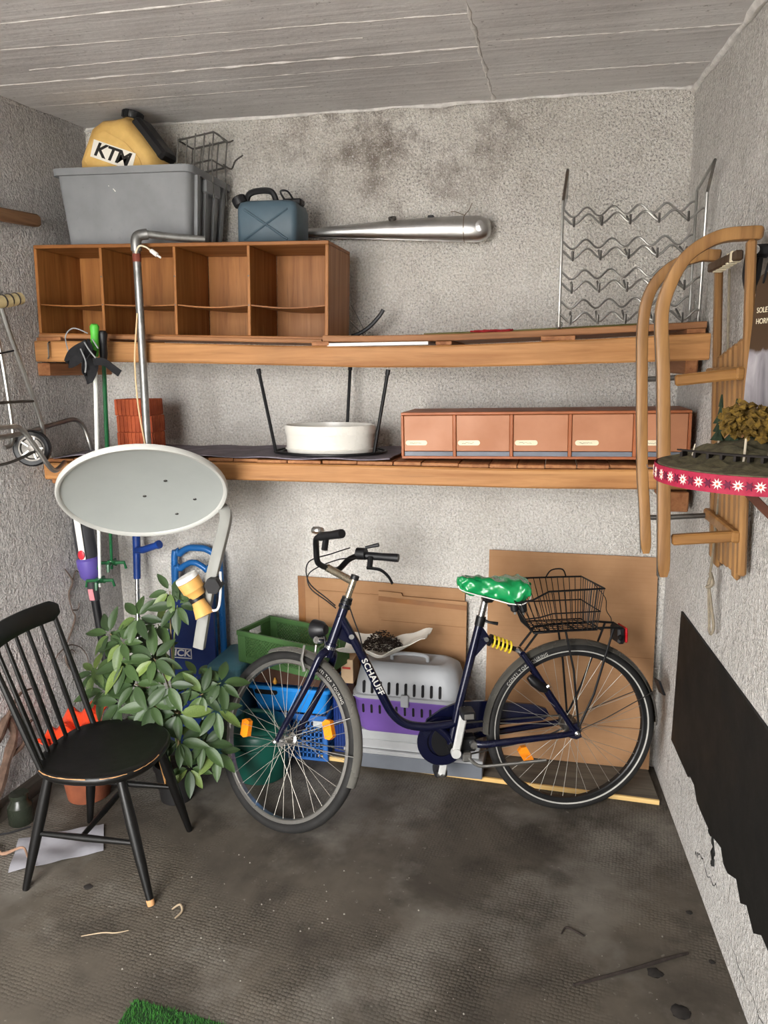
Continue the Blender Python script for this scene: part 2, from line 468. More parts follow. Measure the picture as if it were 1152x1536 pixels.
# dribble and cracks
def crack(pts, r, k=4, seed=0, mtl=None):
    q = random.Random(seed); P = curve(pts, k); P = [p+Vector((0, q.uniform(-.006,.006), q.uniform(-.006,.006))) for p in P]
    MB().tube(P, [r*q.uniform(.4, 1.2) for _ in P], 5).build('crack', mtl or M_CRACK, WALL_R)
def jag(pts, r, seed):
    q = random.Random(seed); P = [Vector(pts[0])]
    for a, b in zip(pts, pts[1:]):
        for k in range(1, 7): P.append(Vector(a).lerp(Vector(b), k/6)+Vector((0, q.uniform(-.008,.008), q.uniform(-.008,.008))))
    P = [Vector((wr(p.y)+.0006, p.y, p.z)) for p in P]
    MB().tube(P, [r*q.uniform(.3, 1.3) for _ in P], 5).build('crack', M_CRACK, WALL_R)
jag([onr(-.40,.175,0), onr(-.46,.20,0), onr(-.53,.17,0)], .0016, 1)
jag([onr(-.74,.085,0), onr(-.80,.13,0), onr(-.90,.12,0), onr(-1.0,.155,0)], .0022, 2)
jag([onr(-1.1,.10,0), onr(-1.25,.085,0), onr(-1.45,.10,0)], .0014, 3)
crack([onr(-.88,.285,-.001), onr(-.93,.265,-.001), onr(-.94,.22,-.001), onr(-.95,.20,-.001)], .011, 4, 4, M_TAR)

# ------------------------------------------------------------------ upper shelf
def interp(tab, x):
    for (a, p), (b, q) in zip(tab, tab[1:]):
        if x <= b: return p+(q-p)*(x-a)/(b-a)
    return tab[-1][1]
UT = [(-.1,1.899),(.3,1.888),(.72,1.872),(1.1,1.857),(1.41,1.848),(1.75,1.848),(2.03,1.854),(2.3,1.862),(2.8,1.879)]
UB = [(-.1,1.812),(.3,1.806),(.72,1.795),(1.1,1.782),(1.41,1.771),(1.75,1.768),(2.03,1.771),(2.3,1.776),(2.8,1.787)]
us = Thing('wall_shelf', 'upper wall shelf of sagging timber beam and planks under the pigeonhole cabinet', 'shelf', (1.3, -.22, 1.77))
def beam(th, xs, top_, bot_, y0, y1, name, mt, root):
    m = root.w(); rings = []
    for x in xs:
        t, b = interp(top_, x), interp(bot_, x); e = .006
        rings.append([(x,y0,b+e),(x,y0+e,b),(x,y1,b),(x,y1,t),(x,y0+e,t),(x,y0,t-e)])
    m.loft(rings).build(name, mt, root.o)
xs = [-.012+i*(2.626+.012)/24 for i in range(25)]
beam(None, xs, UT, UB, -.468, -.428, 'front_beam', M_BEAM, us)
us.w().box((-.014, -.462, 1.752), (.044, -.004, 1.806), .004).build('ledger', M_BEAMY, us.o)
us.w().box((2.556, -.43, 1.735), (2.598, -.004, 1.79), .004).build('ledger', M_BEAMY, us.o)
for x0, x1, h in ((-.005, .11, .014), (.28, .34, .010), (1.20, 1.27, .016), (1.68, 1.74, .014), (2.06, 2.18, .016), (2.55, 2.61, .016)):
    a = interp(UT, (x0+x1)/2)+.001
    us.w().box((x0, -.462, a), (x1, -.02, a+h), .002).build('spacer_batten', M_BEAMY, us.o)
UP = .017
def plank(x0, x1, y0, y1, dz=0.0, th=.024):
    m = us.w(); rings = []
    for i in range(9):
        x = x0+(x1-x0)*i/8; z = interp(UT, x)+UP+dz
        rings.append([(x,y0,z+.003),(x,y0+.003,z),(x,y1,z),(x,y1,z+th),(x,y0+.003,z+th),(x,y0,z+th-.003)])
    m.loft(rings).build('plank', M_PLANK, us.o)
for y0 in (-.445, -.325, -.205, -.105):
    plank(-.005, 1.235, y0, y0+(.115 if y0 < -.2 else .095), -.006, .016)
    plank(1.24, 2.615 if y0 < -.4 else 2.598, y0, y0+(.115 if y0 < -.2 else .095), 0)
m = us.w()
m.tube([(.063, -.470, 1.89), (.066, -.485, 1.885), (.066, -.487, 1.83), (.060, -.486, 1.822)], .0035, 6)
m.build('bent_nail', M_DSTEEL, us.o)
solo(MB().box((1.262, -.461, 1.8515), (1.652, -.05, 1.8635), .001), 'white_board', M_WHITEM, 'thin white board pushed between the upper beam and its planks', 'board')

# ------------------------------------------------------------------ lower shelf
LT = [(-.1,1.382),(.3,1.394),(.82,1.402),(1.54,1.398),(2.05,1.396),(2.4,1.402),(2.8,1.41)]
LB = [(a, z-.071) for a, z in LT]
ls = Thing('wall_shelf', 'lower wall shelf of thick timber beam and slats, carrying bricks and white pot', 'shelf', (1.3, -.22, 1.3))
beam(None, [-.013+i*(2.628+.013)/20 for i in range(21)], LT, LB, -.482, -.438, 'front_beam', M_BEAM, ls)
ls.w().box((-.014, -.44, 1.29), (.04, -.004, 1.345), .004).build('ledger', M_BEAMY, ls.o)
ls.w().box((2.53, -.435, 1.245), (2.597, -.004, 1.318), .004).build('ledger', M_BEAMY, ls.o)
ls.w().box((.02, -.30, 1.345), (.15, -.04, 1.388), .004).build('packing_block', M_SLAT, ls.o)
rnd = random.Random(5)
x = -.005
while x < 2.56:
    w = rnd.uniform(.10, .145); x1 = min(x+w, 2.605); z = interp(LT, (x+x1)/2)+.0012
    yf = -.478+rnd.uniform(0, .02)
    ls.w().box((x, yf, z), (x1-.003, -.012, z+.013+rnd.uniform(-.001,.002)), .002).build('slat', M_SLAT, ls.o)
    x = x1
LZ = 1.417      # top of the slats

# ------------------------------------------------------------------ pigeonhole cabinet
A = Vector((-.008, -.438, 1.889)); ang = -.032
cx = Vector((math.cos(ang), 0, math.sin(ang))); cz = Vector((-math.sin(ang), 0, math.cos(ang)))
CM = Matrix(((cx.x,0,cz.x,A.x),(0,1,0,A.y),(cx.z,0,cz.z,A.z+.026),(0,0,0,1)))
cab = Thing('pigeonhole_cabinet', 'open brown plywood pigeonhole cabinet of eight compartments on the upper shelf', 'cabinet', M=CM)
L, D, Hh, t = 1.268, .30, .366, .014
cab.l().box((0,0,Hh-t), (L,D,Hh), .002).build('top_panel', M_CABX, cab.o)
cab.l().box((0,0,0), (L,D,t), .002).build('bottom_panel', M_CABX, cab.o)
cab.l().box((0,.0,t+.0005), (t,D,Hh-t-.0005), .002).build('side_panel', M_CAB, cab.o)
cab.l().box((L-t,.0,t+.0005), (L,D,Hh-t-.0005), .002).build('side_panel', M_CAB, cab.o)
cols = [t, .307, .632, .945, L-t]
for c in cols[1:4]:
    cab.l().box((c-.006,.001,t+.0005), (c+.006,D-.012,Hh-t-.0005), .0015).build('divider', M_CAB, cab.o)
for i in range(4):
    x0 = cols[i]+(.0 if i == 0 else .006)+.0008; x1 = cols[i+1]-(0 if i == 3 else .006)-.0008
    cab.l().box((x0, D-.010, t+.0005), (x1, D-.001, Hh-t-.0005)).build('back_panel', M_CAB, cab.o)
    sag = [.006, .004, .009, .010][i]; rings = []
    for k in range(9):
        u = k/8; xx = x0+(x1-x0)*u; z = .128-sag*math.sin(PI*u)*(1 if i != 3 else 1)
        rings.append([(xx,.006,z),(xx,D-.012,z),(xx,D-.012,z+.005),(xx,.006,z+.005)])
    cab.l().loft(rings).build('inner_shelf', M_CABX, cab.o)
for c in cols[1:4]:
    for z in (.13, .24): cab.l().lathe([(.003,0),(.003,.0012),(.0,.0018)], 8, Matrix.Translation((c,-.0005,z))@Matrix.Rotation(PI/2,4,'X')).build('screw_head', M_DSTEEL, cab.o)
def cabw(x, y, z): return CM @ Vector((x, y, z))

# ------------------------------------------------------------------ grey storage bin
M_BIN = mat('grey_bin_plastic', '828487', .55, 0, .12, 6, .05, 60, spots=.15)
zb = cabw(.35, 0, Hh).z+.009
bn = Thing('storage_bin', 'large grey plastic storage bin on top of the pigeonhole cabinet', 'bin', M=Matrix.Translation((.385, -.20, zb))@Matrix.Rotation(.034, 4, 'Y'))
bw, bd, tw, td, bh = .275, .155, .298, .185, .285
def rrect(hx, hy, r, z, n=4):
    P = []
    for sx, sy, a in ((1,1,0),(-1,1,PI/2),(-1,-1,PI),(1,-1,3*PI/2)):
        for k in range(n+1):
            b = a+PI/2*k/n
            P.append((sx*(hx-r)+r*math.cos(b), sy*(hy-r)+r*math.sin(b), z))
    return P
rings = [rrect(bw,bd,.03,0), rrect(tw,td,.03,bh), rrect(tw-.004,td-.004,.028,bh), rrect(bw-.004,bd-.004,.028,.006)]
bn.l().loft(rings).build('body', M_BIN, bn.o)
bn.l().loft([rrect(tw+.012,td+.012,.035,bh-.022), rrect(tw+.014,td+.014,.035,bh+.004), rrect(tw-.002,td-.002,.028,bh+.004), rrect(tw-.002,td-.002,.028,bh-.022), rrect(tw+.012,td+.012,.035,bh-.022)], cap=False).build('rim', M_BIN, bn.o)
for sx in (1, -1):
    for yy in (-.12, -.045, .045, .12):
        m = bn.l(); k = bd/td
        m.hexa([(sx*(bw-.002), yy*k-.012, .004),(sx*(bw+.016), yy*k-.012, .004),(sx*(bw+.016), yy*k+.012, .004),(sx*(bw-.002), yy*k+.012, .004),
                (sx*(tw-.004), yy-.012, bh-.02),(sx*(tw+.011), yy-.012, bh-.02),(sx*(tw+.011), yy+.012, bh-.02),(sx*(tw-.004), yy+.012, bh-.02)])
        m.build('rib', M_BIN, bn.o)
    bn.l().box((sx*(tw+.003)-.012, -.07, bh-.075), (sx*(tw+.003)+.013, .07, bh-.022), .006).build('handle_grip', M_BIN, bn.o)
bn.l().box((-bw+.0, -bd, .175), (bw-.0, bd, .19)).build('contents_board', M_BIN, bn.o)
m = bn.l(); m.tube(curve([(-.06,-td+.008,.222),(-.045,-td+.010,.215),(-.03,-td+.008,.20)],5), .0022, 5); m.build('scratch', M_WHITEM, bn.o)
BT = zb+bh

# ------------------------------------------------------------------ yellow motorcycle fuel tank with sticker
M_TANK = mat('yellowed_translucent_plastic', 'e2bd74', .42, 0, .2, 7, .03, 30, c2='c79d57', spots=.12)
tk = Thing('fuel_tank', 'yellowed plastic motorcycle fuel tank with black cap lying on the grey bin', 'fuel tank', M=Matrix.Translation((.335, -.235, zb+.200))@Matrix.Rotation(.03, 4, 'Y')@Matrix.Scale(.885, 4))
prof = [(-.20,.09),(-.20,.15),(-.165,.225),(-.125,.305),(-.07,.335),(0,.338),(.05,.345),(.075,.325),(.13,.262),(.195,.18),(.225,.12),(.215,.09),(.10,.012),(-.10,.012)]
prof = [(a, z) for a, z in prof]
rings = []
for yy, k in ((-.115,.74),(-.105,.86),(-.075,.955),(-.03,1),(.03,1),(.075,.955),(.105,.86),(.115,.74)):
    P = []
    for a, z in prof:
        P.append(((a-.01)*k+.01, yy, (z-.14)*k+.14))
    rings.append(P)
tk.l().loft(rings).build('tank_body', M_TANK, tk.o, 50)
m = tk.l()
sp = [(-.12,.10),(-.155,.15),(-.09,.255),(-.04,.27),(.06,.22),(.13,.15),(.15,.10)]
m.loft([[(a*.98+.005, -.120, z) for a, z in sp], [(a, -.108, z) for a, z in sp]]).build('side_bulge', M_TANK, tk.o, 60)
X = Matrix.Translation((.035, .0, .338))@Matrix.Rotation(.18, 4, 'Y')
tk.l().lathe([(.03,-.01),(.032,.012),(.0,.012)], 20, X).build('filler_neck', M_TANK, tk.o)
m = tk.l(); m.lathe([(.0,.012),(.042,.012),(.046,.018),(.046,.040),(.040,.046),(.0,.046)], 24, X)
for k in range(12):
    a = 2*PI*k/12; m.box((.044,-.004,.014),(.049,.004,.042), 0, X@Matrix.Rotation(a,4,'Z'))
m.build('filler_cap', M_BLACKP, tk.o)
d = Vector((.13,0,-.165)).normalized()
tk.l().bar((.075,-.0,.335), (.215,-.0,.165), .13, .055, (0,1,0) and (0.78,0,.62), .014).build('seat_saddle', M_BLACKP, tk.o, label='black padded saddle strip')
X = frame((-.012, -.1212, .172), (math.cos(-.32), 0, math.sin(-.32)), (0,0,1))
tk.l().box((-.095,-.038,-.0004), (.125,.038,.0006), 0, X).build('sticker', mat('white_sticker', 'ece8de', .4, 0, .06), tk.o, label='white sticker')
m = tk.l(); vs, fs = text_geo('KTM', .082, .0006, 'CENTER', .0022, .18, .95); m.add(vs, fs, X@Matrix.Translation((.01,-.001,.0012))@Matrix.Scale(1.12,4,(1,0,0)))
m.build('lettering', M_INK, tk.o, label='heavy black letters')

# ------------------------------------------------------------------ wire rack on the bin
wk = Thing('wire_rack', 'bent chrome wire rack standing in the grey bin behind the yellow tank', 'rack', (.66, -.14, zb+.19))
m = wk.w(); z0 = zb+.19; WRX = -.018
P0 = [(.545,-.20),(.705,-.20),(.705,-.07),(.545,-.07)]
for z in (z0+.13, z0+.235):
    m.tube([(x+(.015 if z > z0+.22 else 0), y, z+.02*(x > .6)) for x, y in P0], .0042, 6, closed=True)
for i in range(5):
    t = i/4
    for a, b in (((.545,-.20),(.705,-.20)), ((.545,-.07),(.705,-.07))):
        x = a[0]+(b[0]-a[0])*t; y = a[1]; e = .02*(x > .6)
        m.tube([(x, y, z0+.002), (x, y, z0+.13+e), (x+.015, y, z0+.235+e)], .0032, 6)
m.build('wire_frame', M_DSTEEL, wk.o)
m = wk.w()
m.tube(curve([(.72,-.2,z0+.255),(.745,-.2,z0+.24),(.77,-.19,z0+.215),(.80,-.19,z0+.22)],5), .0035, 6)
m.build('hook', M_DSTEEL, wk.o); m = wk.w()
m.tube(curve([(.72,-.12,z0+.15),(.755,-.12,z0+.13),(.775,-.12,z0+.16),(.81,-.12,z0+.18)],5), .0035, 6)
m.build('hook', M_DSTEEL, wk.o)

# ------------------------------------------------------------------ blue-grey jerrycan
M_JERRY = mat('bluegrey_canister', '495c68', .45, 0, .15, 6, .04, 50)
zj = cabw(1.0, 0, Hh).z+.006
jc = Thing('jerrycan', 'blue-grey plastic jerrycan with black handle beside the grey bin', 'canister', M=Matrix.Translation((.985, -.26, zj))@Matrix.Rotation(.032, 4, 'Y'))
jw, jd, jh = .124, .085, .165
jc.l().loft([rrect(jw-.012,jd-.01,.02,0), rrect(jw,jd,.022,.012), rrect(jw,jd,.022,jh-.03), rrect(jw-.008,jd-.006,.022,jh-.008), rrect(jw-.03,jd-.02,.02,jh)]).build('body', M_JERRY, jc.o, 50)
m = jc.l()
for s_ in (1, -1): m.tube([(-.09*s_,-jd-.001,.015),(.09*s_,-jd-.001,jh-.035)], .005, 6)
m.build('cross_rib', M_JERRY, jc.o)
m = jc.l(); m.tube(curve([(-.115,-.01,jh-.012),(-.10,-.01,jh+.035),(-.05,-.01,jh+.048),(.0,-.01,jh+.04),(.02,-.01,jh-.01),(.03,-.05,jh-.03)],5), .012, 8); m.build('handle', M_BLACKP, jc.o)
m = jc.l(); X = Matrix.Translation((-.128,-.02,jh-.005))@Matrix.Rotation(-.5,4,'Y'); m.lathe([(0,0),(.028,0),(.030,.006),(.030,.028),(.026,.032),(0,.032)], 18, X); m.build('cap', M_BLACKP, jc.o)
m = jc.l(); m.box((.045,-.025,jh-.012),(.125,.025,jh+.014),.006); m.tube(curve([(.05,0,jh+.01),(.03,0,jh+.045),(.06,0,jh+.045),(.085,0,jh+.012)],5), .004, 6); m.build('spout_clip', M_BLACKP, jc.o)

# ------------------------------------------------------------------ silver exhaust silencer on the wall
M_MUF = mat('scuffed_exhaust_chrome', 'c2c1bf', .33, 1, .25, 8, .03, 30)
ex = Thing('exhaust_silencer', 'tapered silver motorcycle exhaust pipe tied to the back wall', 'exhaust', (1.5, -.07, 2.26))
ax = [(1.02,2.333,.014),(1.06,2.334,.017),(1.2,2.333,.025),(1.4,2.330,.036),(1.6,2.325,.046),(1.75,2.318,.051),(1.80,2.316,.050),(1.825,2.315,.040),(1.838,2.314,.026),(1.842,2.314,.01)]
m = ex.w(); rings = []
for x, z, r in ax:
    rings.append([(x, -.068+r*.8*math.cos(2*PI*k/24), z+r*math.sin(2*PI*k/24)) for k in range(24)])
m.loft(rings).build('silencer_body', M_MUF, ex.o, 50)
m = ex.w(); m.tube([(x, -.070-.0, z-r*.98) for x, z, r in ax[1:7]], .0025, 6); m.build('seam', M_MUF, ex.o)
m = ex.w(); X = Matrix.Translation((1.44,-.085,2.366))@Matrix.Rotation(.5,4,'X'); m.lathe([(.008,0),(.017,0),(.017,.010),(.008,.010),(.008,0)],16,X); m.build('mount_boss', M_DSTEEL, ex.o)
ex.w().box((1.585,-.08,2.366),(1.61,-.055,2.378),.003).build('bolt', M_BLACKM, ex.o)
m = ex.w()
m.tube([(1.735, -.068+.0415*math.cos(2*PI*k/24), 2.319+.052*math.sin(2*PI*k/24)) for k in range(24)], .0015, 5, closed=True)
m.tube([(1.735,-.07,2.371),(1.75,-.03,2.40),(1.758,-.004,2.43)], .0015, 5); m.tube([(1.735,-.07,2.371),(1.69,-.03,2.395),(1.67,-.004,2.40)], .0015, 5)
m.build('tie_wire', mat('rusty_wire','8a7a66',.7,.4,.2), ex.o)
m = ex.w(); X = Matrix.Translation((1.80,-.106,2.322))@Matrix.Rotation(PI/2,4,'X'); m.lathe([(.0,0),(.014,0),(.016,.002),(.0,.006)],18,X,1.0,1.3); m.build('embossed_badge', M_MUF, ex.o)

# ------------------------------------------------------------------ small things on the upper shelf
uz = lambda x: interp(UT, x)+UP+.024
m = MB(); P = curve([(1.275,-.15,uz(1.27)+.008),(1.31,-.15,1.912),(1.355,-.15,1.94),(1.395,-.15,1.98),(1.412,-.15,2.005)],6)
m.tube(P, [1]*len(P), 8, flat=(.011,.016,.5), ref=(0,1,0))
solo(m, 'curved_strip', M_BLACKP, 'curved black plastic strip rising behind the pigeonhole cabinet', 'strip')
m = MB(); m.tube([(1.262,-.1,2.03),(1.30,-.1,1.96),(1.335,-.12,uz(1.33)+.003)], .0018, 5); m.tube([(1.262,-.13,1.965),(1.33,-.13,uz(1.33)+.003)], .002, 5)
solo(m, 'wire_offcut', M_DSTEEL, 'thin bent wire leaning behind the black curved strip', 'wire')
m = MB(); m.tube([(1.60,-.25,uz(1.6)+.007),(2.0,-.25,uz(2.0)+.008),(2.43,-.25,uz(2.43)+.010)], [.006,.0065,.005], 7)
solo(m, 'garden_cane', mat('olive_cane','6f6a3a',.6,0,.2), 'long thin olive cane lying along the upper shelf planks', 'stick')
rnd = random.Random(9); zz = uz(1.85)
P = [(1.83+.05*math.sin(t*1.7)+t*.0028, -.33+.015*math.cos(t*2.3), zz+.006+.004*math.sin(t*3.1)+.004) for t in range(30)]
m = MB(); m.tube(curve(P, 3), .0035, 6); solo(m, 'red_cord', mat('red_cord','a3262a',.8,0,.2), 'small tangle of red cord on the upper shelf', 'cord')

# ------------------------------------------------------------------ grey cloth on the lower shelf
M_CLOTH = mat('grey_violet_cloth', '7a737c', .9, 0, .25, 12, .3, 200)
rnd = random.Random(21)
def cloth(u, v):
    x = .03+u*1.475; y = -.475+v*.44
    z = interp(LT, x)+.0185+.003*math.sin(x*23+y*5)+.004*math.sin(y*17+x*6)*.6+(.010*max(0, math.sin(x*9)) if x < .7 else .002)+.003
    return (x, y, z)
solo(MB().sheet(cloth, 60, 16, .004), 'floor_cloth', M_CLOTH, 'grey violet cloth spread over the left half of the lower shelf', 'cloth')
CZ = LZ+.012

# ------------------------------------------------------------------ three hollow bricks
M_BRICK = mat('orange_clay_brick', 'b85a33', .85, 0, .3, 14, .2, 120, c2='96452a', spots=.2)
BX, BY, BH = (.256, .424), (-.335, -.225), .0705
for i, lab in enumerate(('bottom orange hollow brick of the stack of three on the lower shelf', 'middle orange hollow brick of the stack of three on the lower shelf', 'top orange hollow brick of the stack of three on the lower shelf')):
    x0, x1 = BX; y0, y1 = BY; z0 = 1.4355+i*(BH+.0008); off = (0, .003, -.002)[i]
    poly = []
    def fl(a, b, n, axis, c, sgn):
        st = (b-a)/n; out = []
        for k in range(n):
            s0 = a+st*k
            for q, d in ((.0, 0), (.70, 0), (.74, .0035), (.96, .0035)):
                out.append((s0+st*q, c-sgn*d) if axis == 'x' else (c-sgn*d, s0+st*q))
        return out
    poly += fl(x0, x1, 9, 'x', y0, -1)
    poly += fl(y0, y1, 6, 'y', x1, 1)
    poly += fl(x1, x0, 9, 'x', y1, 1)
    poly += fl(y1, y0, 6, 'y', x0, -1)
    m = MB(); n = len(poly)
    cxm, cym = (x0+x1)/2, (y0+y1)/2
    inner = [(cxm+(a-cxm)*.72, cym+(b-cym)*.78) for a, b in poly]
    pin = [(cxm+(a-cxm)*.965, cym+(b-cym)*.955) for a, b in poly]
    m.loft([[(a+off, b, z) for a, b in P_] for P_, z in ((inner,z0),(pin,z0),(poly,z0+.003),(poly,z0+BH-.003),(pin,z0+BH),(inner,z0+BH),(inner,z0))], cap=False)
    solo(m, 'hollow_brick', M_BRICK, lab, 'brick', 'hollow bricks on the lower shelf')

# ------------------------------------------------------------------ white oval planter in an upturned wire stand
M_ENAM = mat('white_glazed_ceramic', 'dcd9d1', .22, 0, .05, 6, spec=.6)
pc = (1.216, -.305)
pt = Thing('planter', 'white glazed oval planter pot standing inside the black wire stand', 'planter', (pc[0], pc[1], 1.432))
X = Matrix.Translation((pc[0], pc[1], 1.4265))
pt.w().lathe([(.0,.0),(.172,.0),(.180,.004),(.184,.018),(.185,.075),(.1875,.080),(.1895,.086),(.1895,.112),(.1865,.117),(.178,.117),(.176,.10),(.172,.02),(.0,.016)], 56, X, 1, .72).build('pot_body', M_ENAM, pt.o, 40)
m = pt.w(); m.tube([(pc[0]+.187*math.cos(a*2*PI/48), pc[1]+.187*.72*math.sin(a*2*PI/48), 1.4265+.022) for a in range(48)], .0025, 6, closed=True); m.build('foot_line', M_ENAM, pt.o)
st = Thing('plant_stand', 'black wire plant stand turned upside down with three legs in the air', 'plant stand', (pc[0], pc[1], 1.432))
m = st.w(); m.tube([(pc[0]+.235*math.cos(a*2*PI/48), pc[1]+.165*math.sin(a*2*PI/48), 1.434) for a in range(48)], .0055, 8, closed=True); m.build('ring', M_BLACKM, st.o)
m = st.w(); m.tube([(pc[0]+.205*math.cos(a*2*PI/48), pc[1]+.146*math.sin(a*2*PI/48), 1.433) for a in range(48)], .0045, 8, closed=True); m.build('ring', M_BLACKM, st.o)
for b, t in (((1.005,-.375,1.434),(.958,-.405,1.755)), ((1.419,-.375,1.434),(1.482,-.395,1.746)), ((1.239,-.145,1.434),(1.247,-.085,1.765))):
    m = st.w(); m.tube([b, t], .0068, 10); lg = m.build('leg', M_BLACKM, st.o)
    d = (Vector(t)-Vector(b)).normalized(); m = st.w(); m.tube([Vector(t)-d*.004, Vector(t)+d*.016], .009, 10); m.build('rubber_foot', M_BLACKP, lg)

# ------------------------------------------------------------------ long orange card index cabinet
M_CARD = mat('orange_card_veneer', 'b67e5c', .5, 0, .14, 5, .05, 90, c2='a97150')
M_CARDD = mat('orange_card_frame', 'a4603a', .5, 0, .15, 8)
M_STRIP = mat('bluegrey_strip', '6f7580', .5, 0, .15)
IM = Matrix.Translation((1.541, -.425, 1.4205))@Matrix.Rotation(-.011, 4, 'Y')
ic = Thing('index_cabinet', 'long low orange index cabinet with a row of flap fronts on the lower shelf', 'cabinet', M=IM)
L, D, Hh = 1.052, .29, .178
ic.l().box((0,.012,0),(L,D,.010),.001).build('bottom_panel', M_CARDD, ic.o)
ic.l().box((0,.002,Hh-.010),(L,D,Hh),.002).build('top_panel', M_CARDD, ic.o)
ic.l().box((0,D-.008,.0105),(L,D,Hh-.0105)).build('back_panel', M_CARDD, ic.o)
xs = [0, .207, .421, .634, .862, L]
for i, x in enumerate(xs):
    x0 = x if i == 0 else (x-.010 if i == 5 else x-.006)
    ic.l().box((x0,0,.0105),(x0+(.010 if i in (0,5) else .012),D-.0085,Hh-.0105),.002).build('divider', M_CARDD, ic.o)
for i in range(5):
    x0 = xs[i]+(.011 if i == 0 else .0068); x1 = xs[i+1]-(.011 if i == 4 else .0068)
    f = ic.l().box((x0,.006+(i == 2)*.002,.030),(x1,.018,Hh-.012),.002).build('flap_front', M_CARD, ic.o)
    ic.l().box((x0,.009,.0108),(x1,.016,.028),.001).build('bottom_strip', M_STRIP, ic.o)
    lx = x0+(.006 if i < 3 else .012)
    m = ic.l(); m.loft([[(a+lx+.042, y, b+.062) for a, b, _ in rrect(.042,.0095,.0093,0,4)] for y in (.0058+(i == 2)*.002, .0035+(i == 2)*.002)]); lb = m.build('name_label', M_CREAM, f, label='cream paper label')
    q = random.Random(i+3); m = ic.l(); xx = lx+.016; P = []
    while xx < lx+.062: P.append((xx, .0031+(i == 2)*.002, .0615+q.uniform(-.003,.003))); xx += .0028
    m.tube(P, .0006, 4); m.build('handwriting', M_INK, f)

# ------------------------------------------------------------------ satellite dish hanging from the cabinet
M_DISH = mat('light_grey_dish_paint', 'a6aaa7', .45, 0, .06, 3, spec=.4)
M_RIM = mat('pale_dish_rim', 'bdbdb8', .4, 0, .06, 3)
M_GALV = mat('galvanised_tube', '9a9a98', .42, .85, .3, 16, .08, 80)
sd = Thing('satellite_dish', 'grey oval satellite dish hanging face down on a galvanised pole before the shelves', 'satellite dish', (.53, -.62, 1.0))
DC = Vector((.5985, -.72, 1.3018)); ne, ny = -.8773, .474
dn = Vector((math.cos(ne)*math.sin(ny), -math.cos(ne)*math.cos(ny), math.sin(ne)))
dx = Vector((math.cos(ny), math.sin(ny), 0)); dy = dn.cross(dx)
DMX = Matrix(((dx.x,dy.x,dn.x,DC.x),(dx.y,dy.y,dn.y,DC.y),(dx.z,dy.z,dn.z,DC.z),(0,0,0,1)))
RX, RY = .3136, .3293
pr = [(r/12, .052*(r/12)**2-.052) for r in range(13)]
m = sd.w()
rings = [[(RX*r*math.cos(2*PI*k/64), RY*r*math.sin(2*PI*k/64), z) for k in range(64)] for r, z in ((max(r, .001)*.965, z) for r, z in pr)]
rings += [[(RX*r*math.cos(2*PI*k/64), RY*r*math.sin(2*PI*k/64), z-.003) for k in range(64)] for r, z in ((max(r, .001)*.965, z) for r, z in pr[::-1])]
m.loft(rings, X=DMX, cap=False); m.build('reflector', M_DISH, sd.o, 60)
m = sd.w(); m.loft([[(RX*a*math.cos(2*PI*k/64), RY*a*math.sin(2*PI*k/64), z) for k in range(64)] for a, z in ((.94,-.004),(.952,.006),(.985,.008),(1.0,.002),(1.0,-.012),(.985,-.014),(.94,-.008),(.94,-.004))], cap=False, X=DMX); m.build('rim', M_RIM, sd.o, 60)
for bx, by in ((-.006,-.087),(.080,.021),(.185,-.0965),(.110,-.202)):
    z = -.052+.052*((bx/RX)**2+(by/RY)**2)/.93
    m = sd.w(); m.lathe([(.0075,0),(.0065,.002),(.0,.0025)], 12, DMX@Matrix.Translation((bx,by,z+.0006))); m.build('bolt', M_DSTEEL, sd.o)
# pole, elbow and arm resting on the cabinet
zt = cabw(.6, 0, .366).z
m = sd.w(); m.tube([(.512,-.505,2.238),(.507,-.505,1.9),(.502,-.51,1.46),(.500,-.51,1.36)], .0155, 14); m.build('mast_pole', M_GALV, sd.o)
m = sd.w(); m.tube(curve([(.512,-.505,2.225),(.513,-.505,2.262),(.522,-.497,2.283),(.552,-.482,2.290)],6), [.0205]*19, 14); m.build('elbow_fitting', M_GALV, sd.o)
m = sd.w(); m.tube([(.54,-.487,2.291),(.62,-.438,2.284),(.74,-.375,2.277)], .0145, 14); m.build('support_tube', M_GALV, sd.o)
m = sd.w(); m.lathe([(.0165,0),(.0165,.03)], 14, Matrix.Translation((.5112,-.505,2.185))); m.build('tape_band', mat('red_brown_tape','7a3a2c',.7,0,.2), sd.o)
m = sd.w(); m.box((.465,-.535,1.37),(.535,-.485,1.45),.008); m.build('pole_clamp', M_GALV, sd.o)
q = DMX@Vector((-.05,-.02,-.085)); m = sd.w(); m.bar((.50,-.52,1.39), q, .05, .04); m.build('back_bracket', M_GALV, sd.o)
m = sd.w(); P = curve([(.520,-.525,2.215),(.545,-.54,2.237),(.575,-.545,2.232),(.60,-.545,2.215),(.612,-.545,2.207)],5); m.tube(P, .0035, 6)
cb = m.build('cable', mat('cream_cable','e3d8bd',.5,0,.1), sd.o)
m = sd.w(); m.tube([(.597,-.545,2.218),(.622,-.545,2.20)], .0085, 8); m.tube([(.62,-.545,2.201),(.636,-.545,2.19)], .004, 6); m.build('plug', M_WHITEM, cb)
m = sd.w(); m.tube(curve([(.507,-.5235,1.99),(.500,-.527,1.93),(.488,-.53,1.84),(.483,-.53,1.76),(.484,-.53,1.66),(.490,-.53,1.58),(.5045,-.53,1.47)],6), .0035, 6); m.build('cable', mat('orange_cream_cable','d9b98c',.5,0,.1), sd.o)
